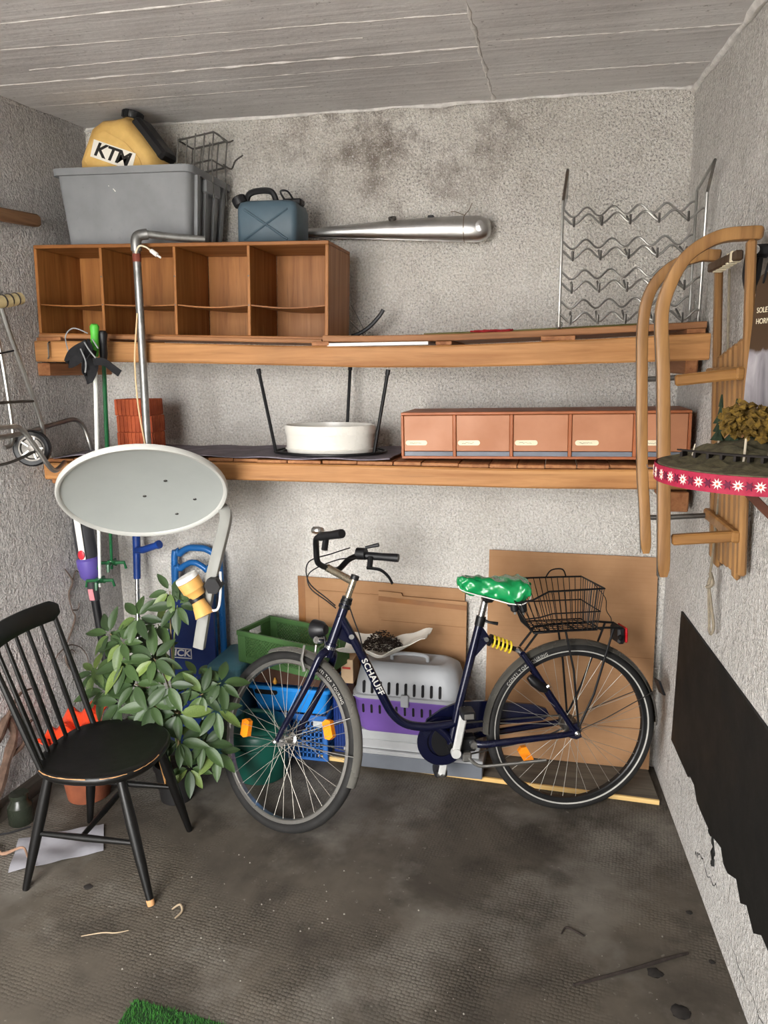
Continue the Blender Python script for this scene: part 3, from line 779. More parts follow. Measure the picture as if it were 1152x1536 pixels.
# feed arm and twin LNB
arm = curve([(.79,-.47,1.215),(.826,-.50,1.20),(.838,-.54,1.155),(.826,-.60,1.04),(.790,-.62,.90),(.757,-.62,.76),(.735,-.62,.66)],6)
m = sd.w(); m.tube(arm, [1]*len(arm), 8, flat=(.046,.03,.3), ref=(1,0,0)); fa = m.build('feed_arm', mat('pale_grey_arm','92928d',.5,0,.08,5), sd.o)
M_LNB = mat('yellowed_lnb_plastic','d9a45c',.45,0,.12,8)
def cyl(a, b, prof, mt, name, par):
    a = Vector(a); b = Vector(b); d = (b-a); z = d.normalized(); x = z.orthogonal().normalized(); y = z.cross(x)
    X = Matrix(((x.x,y.x,z.x,a.x),(x.y,y.y,z.y,a.y),(x.z,y.z,z.z,a.z),(0,0,0,1)))
    return sd.w().lathe([(r, t*d.length) for r, t in prof], 24, X).build(name, mt, par)
lc = Vector((.752,-.66,.905))
cyl(lc+V(.012,0,-.012), lc+V(-.022,-.01,.055), [(.0,0),(.032,0),(.036,.25),(.045,.4),(.047,.95),(.0,1.0)], M_LNB, 'lnb_head', fa)
cyl(lc+V(-.0215,-.01,.054), lc+V(-.0305,-.013,.072), [(.0,0),(.0465,0),(.0465,.5),(.042,.9),(.0,1.0)], M_WHITEM, 'lnb_cap', fa)
cyl(lc+V(.0,0,-.012), lc+V(.012,.0,-.032), [(.0,0),(.031,0),(.031,1),(.0,1)], M_BLACKP, 'lnb_collar', fa)
cyl(lc+V(.012,0,-.033), lc+V(.042,-.008,-.09), [(.0,0),(.026,0),(.029,.3),(.031,.35),(.039,1.0),(.0,1.0)], M_LNB, 'lnb_body', fa)
m = sd.w(); m.lathe([(.0,-.022),(.034,-.022),(.034,.022),(.0,.022)], 6, Matrix.Translation(lc+V(.075,.02,.03))@Matrix.Rotation(PI/2,4,'X')); m.build('clamp_knob', M_BLACKP, fa)
m = sd.w(); m.tube(curve([lc+V(.06,0,-.07),lc+V(.095,-.0,-.06),lc+V(.10,.02,.0),lc+V(.095,.04,.08)],6), .005, 6); m.build('coax_cable', M_WHITEM, fa)

# ------------------------------------------------------------------ ski poles
M_GRN = mat('dark_green_lacquer','1f5a35',.3,0,.2,10); M_LGRN = mat('bright_green_rubber','4fae3a',.5,0,.15,10); M_WLAC = mat('white_lacquer','e4e6e2',.25,0,.08,8)
M_STRAP = mat('black_webbing','151518',.85,0,.2,30,.2,300); M_GREYT = mat('grey_piping','8d8f90',.7,0,.1)
for nm, lab, (tx, ty, tz), (bx, by, bz), ms in (('ski_pole','white ski pole with green grip hanging by its black strap from the shelf',(.350,-.580,1.925),(.172,-.43,.83),M_WLAC),
                                       ('ski_pole','dark green ski pole hanging behind the white one at the shelf end',(.366,-.552,1.90),(.205,-.38,.90),M_GRN)):
    pole = Thing(nm, lab, 'ski pole', (bx, by, bz-.03), 'ski poles hanging at the left shelf end')
    a, b = Vector((tx,ty,tz)), Vector((bx,by,bz)); d = (b-a).normalized()
    m = pole.w(); m.tube([a+d*.06, a+d*.7, b], [.0085,.0085,.006], 10); m.build('shaft', ms, pole.o)
    m = pole.w(); m.tube([a-d*.025, a-d*.015, a+d*.02, a+d*.06, a+d*.10], [.012,.018,.015,.0165,.012], 12); m.build('grip', M_LGRN if ms is M_WLAC else M_BLACKP, pole.o)
    bk = pole.w(); c = b-d*.03
    bk.lathe([(.0,-.006),(.018,-.008),(.02,.0),(.018,.012),(.0,.012)], 12, Matrix.Translation(c)); 
    for k in range(4):
        an = k*PI/2+.3; e = c+Vector((.055*math.cos(an), .055*math.sin(an), .0))
        bk.tube([c, e, e+Vector((.006*math.cos(an),.006*math.sin(an),-.028))], [.009,.008,.006], 8)
    bk.build('basket', M_GRN, pole.o)
    m = pole.w(); m.tube([b-d*.01, b+d*.03], [.005,.002], 8); m.build('tip', M_STEEL, pole.o)
    if ms is M_WLAC:
        m = pole.w()
        SH = Vector((.034, -.042, .004))
        def strap(pts, w, flat=.006):
            P = [p+SH for p in curve(pts, 6)]; m.tube(P, [1]*len(P), 8, flat=(w, flat, .4), ref=(0,-.2,1))
        strap([(.30,-.56,1.86),(.27,-.575,1.82),(.22,-.58,1.795),(.235,-.58,1.83),(.26,-.575,1.85),(.30,-.565,1.87)], .036)
        strap([(.30,-.57,1.87),(.33,-.585,1.83),(.325,-.595,1.78),(.30,-.59,1.74),(.30,-.58,1.79),(.31,-.565,1.85)], .055)
        strap([(.335,-.59,1.80),(.375,-.585,1.80),(.41,-.58,1.775),(.435,-.575,1.755)], .03)
        m.build('hand_strap', M_STRAP, pole.o, label='padded black strap with grey piping')
        m = pole.w()
        for P in ([(.305,-.594,1.875),(.335,-.612,1.845),(.36,-.612,1.815)], [(.29,-.60,1.85),(.32,-.618,1.80),(.315,-.62,1.76)], [(.345,-.60,1.885),(.37,-.605,1.85)]):
            m.tube([p+SH for p in curve(P,5)], .0028, 6)
        m.tube([p+SH for p in curve([(.225,-.585,1.84),(.215,-.58,1.90),(.25,-.575,1.93),(.30,-.56,1.91)],6)], .0025, 6)
        m.build('piping', M_GREYT, pole.o)

# ------------------------------------------------------------------ stick vacuum behind the poles
M_PUR = mat('purple_plastic','5d4f9a',.35,0,.1,8); M_DGREY = mat('dark_grey_plastic','3a3a3d',.4,0,.15,8)
vc = Thing('stick_vacuum', 'dark grey stick vacuum with purple ring leaning in the left corner', 'vacuum cleaner', (.16, -.33, .0))
a, b = Vector((.062,-.36,1.07)), Vector((.14,-.33,.0))
def on(t): return a+(b-a)*t
m = vc.w(); m.tube([on(.27), on(.97)], .019, 14); m.build('wand', M_BLACKP, vc.o)
m = vc.w(); m.tube([on(-.12), on(.0), on(.1), on(.16)], [.03,.044,.046,.036], 16); m.build('motor_body', M_DGREY, vc.o)
m = vc.w(); m.tube([on(.12), on(.13), on(.155), on(.175), on(.20), on(.215)], [.044,.052,.052,.048,.046,.034], 20); m.build('dust_ring', M_PUR, vc.o)
m = vc.w(); m.tube([on(.21), on(.24), on(.31)], [.028,.026,.023], 14); m.build('wand_socket', M_DGREY, vc.o)
m = vc.w(); m.bar(on(-.1)+V(.012,-.046,0), on(.12)+V(.010,-.050,0), .03, .008, (0,-1,0), .003); m.build('white_stripe', M_WHITEM, vc.o)
m = vc.w(); m.lathe([(.0,0),(.016,0),(.016,.005),(.013,.007),(.0,.007)], 18, Matrix.Translation(on(.098)+V(.010,-.053,0))@Matrix.Rotation(PI/2,4,'X'), 1, 1.35); m.build('release_button', mat('red_button','c4303c',.35,0,.1), vc.o)
m = vc.w(); m.bar(on(.255)+V(.003,-.026,0), on(.305)+V(.003,-.024,0), .026, .004, (0,-1,0), .001); m.build('warning_sticker', mat('pink_sticker','d98a92',.5,0,.15,60), vc.o)
vc.w().box((.03,-.385,.0),(.25,-.275,.05),.012).build('floor_head', M_DGREY, vc.o)

# ------------------------------------------------------------------ blue forearm crutch
M_BLU = mat('dark_blue_plastic','1b3f8a',.38,0,.15,8)
cr = Thing('forearm_crutch', 'forearm crutch with dark blue handle and metal tube leaning in the corner', 'crutch', (.18, -.2, 0))
a, b = Vector((.165,-.10,.97)), Vector((.165,-.20,.012))
m = cr.w(); m.tube([a+(b-a)*.15, b], .011, 12); m.build('tube', M_CHROME, cr.o)
m = cr.w(); m.tube([b+V(0,-.002,.0), b+(a-b)*.05], [.017,.014], 12); m.build('rubber_tip', M_BLACKP, cr.o)
m = cr.w(); m.tube([a+(b-a)*-.02, a+(b-a)*.2], [.019,.017], 12); m.build('socket', M_BLU, cr.o)
m = cr.w(); P = [a+(b-a)*.055+V(0,-.005,0), a+V(.07,-.06,-.035), a+V(.165,-.085,.0)]; m.tube(P, [.016,.017,.0155], 12); m.tube([a+V(.160,-.084,-.002), a+V(.172,-.087,.003)], .02, 12); m.build('hand_grip', M_BLU, cr.o)
m = cr.w(); m.tube(curve([a+V(0,0,.02), a+V(-.01,.02,.10), a+V(-.02,.045,.20)],5), [1]*11, 8, flat=(.07,.012,.5), ref=(1,0,0)); m.build('forearm_cuff', M_BLU, cr.o)

# ------------------------------------------------------------------ blue folding hand truck
M_BLU2 = mat('bright_blue_tube','1f5f9e',.3,.1,.12,8); M_NAVY = mat('navy_blue_plate','16306f',.4,0,.12,6)
ht = Thing('hand_truck', 'dark blue folding hand truck with bent tube handles standing against the back wall', 'hand truck', (.46, -.1, 0))
def loop(x0, x1, zb_, zt_, y0, y1, r, name):
    e = .075
    P = curve([(x0,y0,zb_),(x0+.004,y0+(y1-y0)*.6,zt_-e*1.2),(x0+.03,y1,zt_-e*.4),(x0+e,y1,zt_),((x0+x1)/2,y1,zt_+.004),(x1-e,y1,zt_),(x1-.03,y1,zt_-e*.4),(x1-.004,y0+(y1-y0)*.6,zt_-e*1.2),(x1,y0,zb_)],6)
    ht.w().tube(P, r, 12).build(name, M_BLU2, ht.o)
loop(.335,.580,.02,.925,-.085,-.055,.0165,'outer_handle')
loop(.362,.556,.02,.865,-.125,-.105,.0145,'inner_handle')
poly = [(.335,.02),(.335,.60),(.36,.67),(.40,.73),(.41,.80),(.52,.80),(.575,.73),(.575,.02)]
m = ht.w(); X = Matrix(((1,0,0,0),(0,0,-1,-.145),(0,1,0,0),(0,0,0,1)))
m.prism(poly, .0, .016, X); m.build('back_plate', M_NAVY, ht.o)
m = ht.w()
for x0, x1, z0, z1 in ((.355,.452,.452,.456),(.355,.452,.405,.409),(.448,.452,.405,.456)): m.box((x0,-.1636,z0),(x1,-.161,z1))
m.build('logo_frame', M_WHITEM, ht.o)
m = ht.w(); vs, fs = text_geo('ICK', .046, .0008, 'RIGHT', .001, .15); m.add(vs, fs, frame((.444,-.1620,.4305),(1,0,0),(0,0,1))@Matrix.Scale(1.15,4,(1,0,0))); m.build('lettering', M_WHITEM, ht.o, label='white capital letters')
ht.w().box((.33,-.33,.0),(.58,-.15,.012),.003).build('toe_plate', M_NAVY, ht.o)

# ------------------------------------------------------------------ things on the left wall
M_ALU = mat('dull_aluminium_tube','a8a7a3',.33,.95,.2,20)
tl = Thing('luggage_trolley', 'folding metal luggage trolley with small black wheel hung on the left wall', 'trolley', (.08, -.62, 1.38))
def lw(y, off, z): return (wl(y)+off, y, z)
def tb(pts, r, name, mt=M_ALU, k=6):
    m = tl.w(); m.tube(curve([lw(*p) for p in pts], k), r, 10); return m.build(name, mt, tl.o)
tb([(-.735,.09,2.02),(-.705,.095,1.9),(-.60,.10,1.60),(-.583,.10,1.50),(-.60,.11,1.455),(-.64,.11,1.44)], .0095, 'upright_tube')
tb([(-.80,.06,2.02),(-.74,.06,1.93),(-.71,.06,1.62),(-.715,.06,1.50),(-.76,.06,1.48)], .009, 'upright_tube')
tb([(-.95,.08,2.04),(-.735,.09,2.02)], .011, 'top_bar')
hb = tl.w(); hb.tube([lw(-.77,.095,2.025), lw(-.71,.10,2.035), lw(-.645,.105,2.05)], [.022,.024,.023], 14); hb.build('handle_grip', mat('yellowed_grip','cbb98c',.6,0,.2,14), tl.o)
for t_ in (.3, .55, .8):
    P = Vector(lw(-.77,.095,2.025)).lerp(Vector(lw(-.645,.105,2.05)), t_); d = (Vector(lw(-.645,.105,2.05))-Vector(lw(-.77,.095,2.025))).normalized()
    m = tl.w(); m.tube([P-d*.003, P+d*.003], .0252, 14); m.build('grip_band', M_DSTEEL, tl.o)
tb([(-.95,.09,1.655),(-.78,.09,1.655),(-.618,.1,1.655)], .006, 'cross_bar', M_DSTEEL)
tb([(-1.0,.11,1.56),(-.80,.12,1.565),(-.74,.13,1.55),(-.70,.15,1.48),(-.66,.17,1.40),(-.62,.17,1.375),(-.55,.16,1.40)], .010, 'foot_frame')
tb([(-1.0,.08,1.53),(-.75,.08,1.525),(-.5,.10,1.555),(-.40,.11,1.565),(-.355,.12,1.53),(-.335,.13,1.45),(-.33,.13,1.405),(-.36,.13,1.385)], .010, 'foot_frame')
tb([(-.36,.13,1.385),(-.45,.14,1.388),(-.55,.16,1.40)], .006, 'foot_frame', mat('brass_wire','9c7a4a',.5,.6,.2))
tb([(-1.0,.1,1.425),(-.8,.1,1.425),(-.66,.11,1.455)], .006, 'axle_rod', M_DSTEEL)
tb([(-.86,.07,1.83),(-.75,.08,1.84),(-.68,.1,1.855)], .0035, 'cord', M_BLACKP)
wc = Vector(lw(-.655,.098,1.468)); X = frame(tuple(wc), (.94,.34,0), (0,0,1))
m = tl.w(); m.lathe([(.052,-.012),(.066,-.014),(.073,-.008),(.073,.008),(.066,.014),(.052,.012),(.052,-.012)], 32, X); wh = m.build('wheel', M_BLACKP, tl.o)
m = tl.w(); m.lathe([(.010,-.008),(.053,-.009),(.053,.009),(.045,.009),(.040,.004),(.014,.004),(.013,.016),(.0,.017)], 32, X)
m.build('wheel_hub', M_DSTEEL, wh)
for k in range(5):
    m = tl.w(); m.box((.014,-.004,.004),(.046,.004,.009),.001, X@Matrix.Rotation(k*2*PI/5,4,'Z')); m.build('hub_spoke', M_ALU, wh)
m = MB(); P = [lw(-1.5,.045,2.335), lw(-.9,.045,2.348), lw(-.44,.045,2.374), lw(-.425,.045,2.374)]
m.tube(P, [1,1,1,.75], 10, flat=(.05,.036,.5), ref=(0,0,1))
solo(m, 'wooden_bar', wood('brown_handle_wood','97714f','77563a','Y',.6,.2), 'rounded brown wooden bar on the left wall above the trolley', 'bar')
# nails
for i, (y, z, l) in enumerate(((-.66,2.06,.03),(-.70,2.245,.06),(-.2,2.60,.05))):
    m = MB(); m.tube([lw(y,-.01,z), lw(y+.004,l*.6,z+.004), lw(y+.012,l,z+.018)], .0035, 6)
    solo(m, 'wall_hook', M_DSTEEL, ('bent nail above the trolley handle on the left wall','rusty nail below the wooden bar on the left wall','small hook beside the yellow fuel tank on the left wall')[i], 'hook')

# ------------------------------------------------------------------ wire wine rack on the upper shelf
wr_ = Thing('wine_rack', 'grey wire wine rack with zigzag rows at the right end of the upper shelf', 'wine rack', (2.35, -.35, 1.9))
zs0 = uz(2.3)+.002
XL, XR, YB, YFr = 2.122, 2.588, -.235, -.425
for x in (XL, XR):
    dxx = .012 if x == XL else 0
    zt_ = 2.335
    m = wr_.w()
    m.tube([(x,YB,zs0+.06),(x,YB,zt_),(x+dxx,YB-.0,zt_+.045),(x+dxx,YFr-.12,zt_+.07),(x,YFr-.02,zt_-.005),(x,YFr-.02,zs0+.06),(x-.0,YFr-.005,zs0+.004),(x,YB-.02,zs0+.004),(x,YB,zs0+.06)], .0050, 8)
    m.build('end_frame', M_STEEL, wr_.o)
    for y in (YB-.03, YFr+.02):
        m = wr_.w(); m.tube([(x+.012*math.cos(k*.6), y, zs0+.012+.008*math.sin(k*.6)) for k in range(11)], .0022, 6); m.build('foot_coil', M_STEEL, wr_.o)
for zf in (2.265, 2.152, 2.043, 1.936):
    for y, dz in ((YFr-.018, 0), (YB, .062)):
        P = []
        for i in range(61):
            u = i/60; x = XL+(XR-XL)*u; P.append((x, y, zf+dz+.016*math.cos(u*5*2*PI+PI*.15)))
        m = wr_.w(); m.tube(P, .0040, 6); m.build('zigzag_wire', M_STEEL, wr_.o)
    for k in range(5):
        u = (k+.42)/5; x = XL+(XR-XL)*u
        m = wr_.w(); m.tube([(x,YFr-.018,zf+.008),(x,YFr-.024,zf-.022),(x,YB-.05,zf+.030)], .0042, 6); m.build('cradle_wire', M_DSTEEL, wr_.o)

# ------------------------------------------------------------------ wooden sled on the right wall
M_SLED = wood('sled_ash_wood', 'a67c4c', '7a5632', 'Z', .42, .25)
M_SLEDX = wood('sled_ash_cross', 'ab7e48', '80582f', 'X', .42, .2)
sl = Thing('wooden_sled', 'bent ash wood sled hung upright on the right wall, runners facing the room', 'sled', (2.53, -.9, 1.17))
near = [(2.435,1.176),(2.427,1.33),(2.418,1.49),(2.402,1.745),(2.390,1.885),(2.400,1.960),(2.442,2.045),(2.515,2.091),(2.59,2.098),(2.625,2.096)]
far = [(2.425,1.160),(2.412,1.31),(2.398,1.45),(2.382,1.745),(2.378,1.905),(2.398,2.0),(2.452,2.062),(2.528,2.090),(2.57,2.09),(2.59,2.088)]
for P, y in ((near, -1.07), (far, -.73)):
    Q = curve([(x, y, z) for x, z in P], 5); R_ = [1]*len(Q); R_[0] = .6; R_[1] = .92; R_[-1] = .55; R_[-2] = .85
    m = sl.w(); m.tube(Q, R_, 12, flat=(.046,.034,.28), ref=(0,1,0)); rn = m.build('runner', M_SLED, sl.o)
    Q2 = curve([(x-.0, y, z) for x, z in P[:6]], 5)
    m = sl.w(); m.tube([p+V(-.0165,0,0) for p in Q2], [1]*len(Q2), 6, flat=(.022,.002,.3), ref=(0,1,0)); m.build('runner_iron', M_DSTEEL, rn)
M_DARKW = wood('dark_sled_wood','5a4632','3c2d20','X',.5,.3)
def deckx(z, y): return 2.600-(z-1.9)*.046 if y < -.9 else 2.588-(z-1.9)*.05
# two long outer rails
for y, z0, z1 in ((-1.075, 1.19, 2.082), (-.735, 1.155, 2.07)):
    m = sl.w(); m.bar((deckx(z0,y)+.006,y,z0), (deckx(z1,y)+.006,y,z1), .034, .022, (1,0,0), .006); m.build('side_rail', M_SLED, sl.o)
for i, y in enumerate((-1.02, -.96, -.905, -.85, -.79)):
    t = (y+1.075)/.34; z0 = 1.19-t*.035+(-.02 if i in (0,4) else 0); z1 = 1.835-.01*i
    x0 = deckx(z0,-1)*(1-t)+deckx(z0,-.7)*t+.006; x1 = deckx(z1,-1)*(1-t)+deckx(z1,-.7)*t+.006
    m = sl.w(); m.bar((x0,y,z0), (x1,y,z1), .046, .018, (1,0,0), .007); m.build('deck_slat', M_SLED, sl.o)
# bridges that join runners to deck
for zc_ in (1.738, 1.295):
    xr = [a for a in near if a[1] <= zc_][-1][0]
    m = sl.w(); m.bar((xr+.016,-1.07,zc_-.012), (deckx(zc_,-1.07)-.006,-1.07,zc_+.006), .026, .03, (0,0,1), .005); m.build('strut', M_SLEDX, sl.o)
    xr = [a for a in far if a[1] <= zc_][-1][0]
    m = sl.w(); m.tube([(xr-.026,-.742,zc_-.014),(xr+.05,-.742,zc_-.012),(deckx(zc_,-.7)-.006,-.742,zc_)], .0085, 10); m.build('strut', M_DSTEEL, sl.o)
    m = sl.w(); m.bar((deckx(zc_,-1)-.012,-1.09,zc_+.006), (deckx(zc_,-.7)-.012,-.715,zc_+.002), .022, .034, (0,0,1), .005); m.build('cross_bearer', M_SLEDX, sl.o)
m = sl.w(); m.bar((2.575,-1.058,2.048), (2.562,-.752,2.052), .022, .026, (0,0,1), .004); cb = m.build('front_crossbar', M_DARKW, sl.o)
for k in range(6):
    y = -1.03+k*.045; m = sl.w(); m.bar((2.5745,y,2.0485), (2.5735,y+.022,2.0488), .0245, .0285, (0,.45,1), .001); m.build('webbing_stripe', M_CREAM, cb, label='cream stripe of the wound webbing')
m = sl.w(); m.tube(curve([(2.60,-.82,2.04),(2.618,-.83,1.6),(2.612,-.825,1.22),(2.606,-.835,1.13)],6), .004, 6)
m.build('pull_rope', mat('grey_rope','8d8270',.9,0,.2,80,.4,400), sl.o)
m = sl.w(); M_ROPE = bpy.data.materials['grey_rope']
m.tube(curve([(2.606,-.835,1.13),(2.612,-.85,1.10),(2.60,-.84,1.085),(2.612,-.825,1.095),(2.606,-.845,1.115),(2.603,-.835,1.08)],5), .0065, 6)
m.tube(curve([(2.604,-.84,1.09),(2.612,-.855,1.03),(2.622,-.862,.965),(2.620,-.848,.935),(2.618,-.83,.935),(2.617,-.822,.965),(2.61,-.828,1.03),(2.604,-.838,1.09)],6), .0045, 6)
m.build('rope_loop', M_ROPE, sl.o)

# ------------------------------------------------------------------ black clamp hook and printed hang card
HY = -1.02; x = wr(HY)
hk = Thing('clamp_hook', 'black plastic clamp hook on the wall beside the sled rail', 'hook', (x-.03, HY, 1.95))
hk.w().bar((x-.004,HY,2.06), (x-.05,HY,2.06), .034, .034, (0,0,1), .008).build('hook_head', M_BLACKP, hk.o)
m = hk.w(); m.tube(curve([(x-.05,HY,2.06),(x-.055,HY-.002,2.0),(x-.045,HY-.005,1.955)],4), [.016]*9, 10); m.build('jaw', M_BLACKP, hk.o)
m = hk.w(); m.tube(curve([(x-.03,HY+.012,2.05),(x-.034,HY+.01,2.0),(x-.04,HY,1.955)],4), [.012]*9, 10); m.build('jaw', M_BLACKP, hk.o)
m = hk.w(); m.lathe([(.0,0),(.013,0),(.013,.004),(.0,.006)], 14, Matrix.Translation((x-.05,HY-.02,2.062))@Matrix.Rotation(PI/2,4,'X')); m.build('rivet', M_CHROME, hk.o)
def print_mat():
    N = Nodes('printed_hang_card')
    sep = N.n('ShaderNodeSeparateXYZ', Vector=N.co); z = sep.outputs[2]; y = sep.outputs[1]
    n1 = N.noise(1, 5, .6, N.map((9, 14, 4)), .8); n2 = N.noise(1, 4, .6, N.map((20, 30, 8), loc=(2, 0, 0)))
    grey = N.mix(N.ramp(n1, .35, .65), lin('6d6a70'), lin('aaa6ab'))
    pink = N.mix(N.ramp(n2, .45, .55), lin('c9a9ae'), lin('2c2a2d'))
    edge = N.math('ADD', z, N.math('MULTIPLY', n1, .06))
    col = N.mix(N.ramp(edge, .245, .255), grey, lin('463526'))
    dark = N.math('MULTIPLY', N.ramp(edge, .13, .12), N.ramp(N.math('ADD', y, N.math('MULTIPLY', n2, .05)), -.03, -.045))
    col = N.mix(dark, col, pink)
    return N.out(col, .45, 0, None, .35)
CY = -1.105
KC = Vector((2.636, -1.213, 1.565)); kx = Vector((.36, -.933, 0))
pc_ = Thing('hang_card', 'tall printed brown and grey hang card on the right wall beside the sled', 'card', (KC.x, KC.y, 1.58))
P = [(-.085,.395),(-.09,.30),(-.10,.15),(-.10,.035),(.10,.035),(.10,.44),(.03,.44),(-.07,.42)]
X = frame(tuple(KC), kx, (0,0,1))
m = pc_.w(); m.prism(P, -.003, 0, X); cd = m.build('card', print_mat(), pc_.o)
for s_, zz, sz in (('SOLE', .335, .019), ('HORNET', .308, .019)):
    vs, fs = text_geo(s_, sz, .0003, 'LEFT'); m = pc_.w(); m.add(vs, fs, X@Matrix.Translation((-.075,zz,.0008))); m.build('lettering', M_CREAM, cd)
m = pc_.w(); m.tube(curve([X@Vector((-.055,.40,.003)), X@Vector((-.03,.46,.004)), X@Vector((.02,.50,.004)), (wr(-1.3)-.006,-1.3,2.12)],5), .003, 6); m.build('cord', M_BLACKP, pc_.o)

# ------------------------------------------------------------------ diorama on a round board with flowered ribbon
DCx, DCy, DZ, DR = 2.590, -1.397, 1.505, .232
di = Thing('model_landscape', 'model railway landscape on a round board edged with red flowered ribbon', 'diorama', (DCx, DCy, DZ))
a_ = [k*2*PI/72 for k in range(72)]
def clip(xx, yy): return (min(xx, wr(yy)-.004), yy)
disc = [clip(DCx+DR*math.cos(k), DCy+DR*math.sin(k)) for k in a_]
di.w().prism(disc, DZ, DZ+.034, None).build('base_board', mat('brown_board','5d4634',.7,0,.2), di.o)
rb = [k for k in a_ if DCx+DR*math.cos(k) < wr(DCy+DR*math.sin(k))-.006]
rb = sorted(rb, key=lambda k: k if k > 0 else k)
m = di.w(); pts = [(DCx+(DR+.0015)*math.cos(k), DCy+(DR+.0015)*math.sin(k)) for k in rb]
m.loft([[(x,y,DZ-.002),(x,y,DZ+.037),((x-DCx)*1.008+DCx,(y-DCy)*1.008+DCy,DZ+.037),((x-DCx)*1.008+DCx,(y-DCy)*1.008+DCy,DZ-.002)] for x, y in pts])
ribbon = m.build('ribbon', mat('crimson_ribbon','9c1a3a',.7,0,.15,60,.2,300), di.o, label='crimson ribbon edging')
def flower(k, mt, name, r, n):
    X = frame((DCx+(DR+.0040)*math.cos(k), DCy+(DR+.0040)*math.sin(k), DZ+.0175), (-math.sin(k), math.cos(k), 0), (0,0,1))
    poly = []
    for i in range(n*2):
        q = 2*PI*i/(n*2); rr = r if i % 2 == 0 else r*.42; poly.append((rr*math.cos(q), rr*math.sin(q)))
    di.w().prism(poly, -.0003, .0009, X).build(name, mt, ribbon)
M_FLW = mat('pink_white_flower','f0d9cf',.8,0,.1); M_FLD = mat('dark_maroon_flower','5c1230',.8,0,.1); M_DOT = mat('flower_centre','b55a3c',.8,0,.1)
k = 2.35; i = 0
while k < 4.75:
    flower(k, M_FLW if i % 2 == 0 else M_FLD, 'flower', .0125 if i % 2 == 0 else .0115, 9 if i % 2 == 0 else 6)
    if i % 2 == 0:
        X = frame((DCx+(DR+.0050)*math.cos(k), DCy+(DR+.0050)*math.sin(k), DZ+.0175), (-math.sin(k), math.cos(k), 0), (0,0,1))
        di.w().lathe([(.003,0),(.003,.0006),(.0,.0008)], 8, X).build('flower_centre', M_DOT, ribbon)
    k += .088; i += 1
rnd = random.Random(33)
def ter(u, v):
    k = v*2*PI; r = DR*(.985)*u; xx, yy = clip(DCx+r*math.cos(k), DCy+r*math.sin(k))
    h = .037+.055*max(0, (1-((xx-2.60)**2+(yy+1.27)**2)/.03))*.7+.006*math.sin(xx*60)*math.cos(yy*47)*min(1, (1-u)*4)
    if u < .99: h += .004*math.sin(xx*140+yy*90)*min(1,(1-u)*5)
    return (xx, yy, DZ+h+.002)
m = di.w(); ring = []
nu, nv = 14, 48
vs = [ter(i/nu, j/nv) for i in range(1, nu+1) for j in range(nv)]; fs = []
for i in range(nu-1):
    for j in range(nv): fs.append((i*nv+j, i*nv+(j+1) % nv, (i+1)*nv+(j+1) % nv, (i+1)*nv+j))
c0 = len(vs); vs.append(ter(.0, 0)); fs += [(c0, (j+1) % nv, j) for j in range(nv)]
o0 = len(vs); vs += [(x, y, DZ+.0345) for x, y, z in vs[(nu-1)*nv:nu*nv]]
fs += [((nu-1)*nv+j, (nu-1)*nv+(j+1) % nv, o0+(j+1) % nv, o0+j) for j in range(nv)]
m.add(vs, fs); m.build('ground', mat('model_turf','70694f',.95,0,.3,40,.4,300,c2='4c4736'), di.o, 60)
M_TRK = mat('dark_trestle','2b2522',.8,0,.2)
m = di.w()
for s_ in (-.009, .009):
    m.tube(curve([(2.42+s_*.3,-1.30,DZ+.058),(2.47,-1.38+s_,DZ+.06),(2.55,-1.44+s_,DZ+.06),(2.64,-1.47+s_,DZ+.06)],6), .0022, 5)
m.build('rails', M_TRK, di.o)
for k in range(9):
    t = k/8; p = Vector((2.43,-1.315,DZ+.05)).lerp(Vector((2.63,-1.468,DZ+.052)), t); p.y -= .02*math.sin(PI*t)
    di.w().bar(p+V(-.008,-.014,0), p+V(.008,.014,0), .006, .012).build('sleeper', M_TRK, di.o)
M_FIR = mat('model_fir','23301f',.95,0,.3,60,.3,300); M_AUT = mat('autumn_foliage','7a5f1e',.95,0,.4,70,.5,300,c2='4d3a14'); M_TRUNK = mat('pale_trunk','cfc3ae',.8,0,.1)
for x, y, h in ((2.525,-1.225,.11),(2.560,-1.23,.10),(2.60,-1.215,.085)):
    zb_ = DZ+.075
    m = di.w(); m.tube([(x,y,zb_-.035),(x,y,zb_+h*.3)], .0025, 6); m.build('tree_trunk', M_TRUNK, di.o)
    m = di.w()
    for lv in range(5):
        z = zb_+h*(.0+lv*.19); r = .024*(1-lv*.18); P = []
        q = random.Random(lv+int(x*1000)); mm = [(r*q.uniform(.6,1.1) if j % 2 else r*.55) for j in range(14)]
        m.loft([[(x+mm[j]*math.cos(j*2*PI/14), y+mm[j]*math.sin(j*2*PI/14), z) for j in range(14)], [(x+.002*math.cos(j*2*PI/14), y+.002*math.sin(j*2*PI/14), z+h*.28) for j in range(14)]])
    m.build('fir_crown', M_FIR, di.o, 20)
def bush(c, r, n, seed, name):
    q = random.Random(seed); m = di.w()
    for i in range(n):
        d = Vector((q.gauss(0,1), q.gauss(0,1), q.gauss(0,1))).normalized()*r*q.uniform(.2,1); d.z *= .85
        s_ = q.uniform(.006,.014); X = Matrix.Translation(Vector(c)+d)@Matrix.Rotation(q.uniform(0,6),4,'Z')@Matrix.Rotation(q.uniform(0,6),4,'X')
        m.add([(s_,0,0),(-s_,0,0),(0,s_,0),(0,-s_,0),(0,0,s_*.7),(0,0,-s_*.7)], [(0,2,4),(2,1,4),(1,3,4),(3,0,4),(2,0,5),(1,2,5),(3,1,5),(0,3,5)], X)
    return m.build(name, M_AUT, di.o, 10)
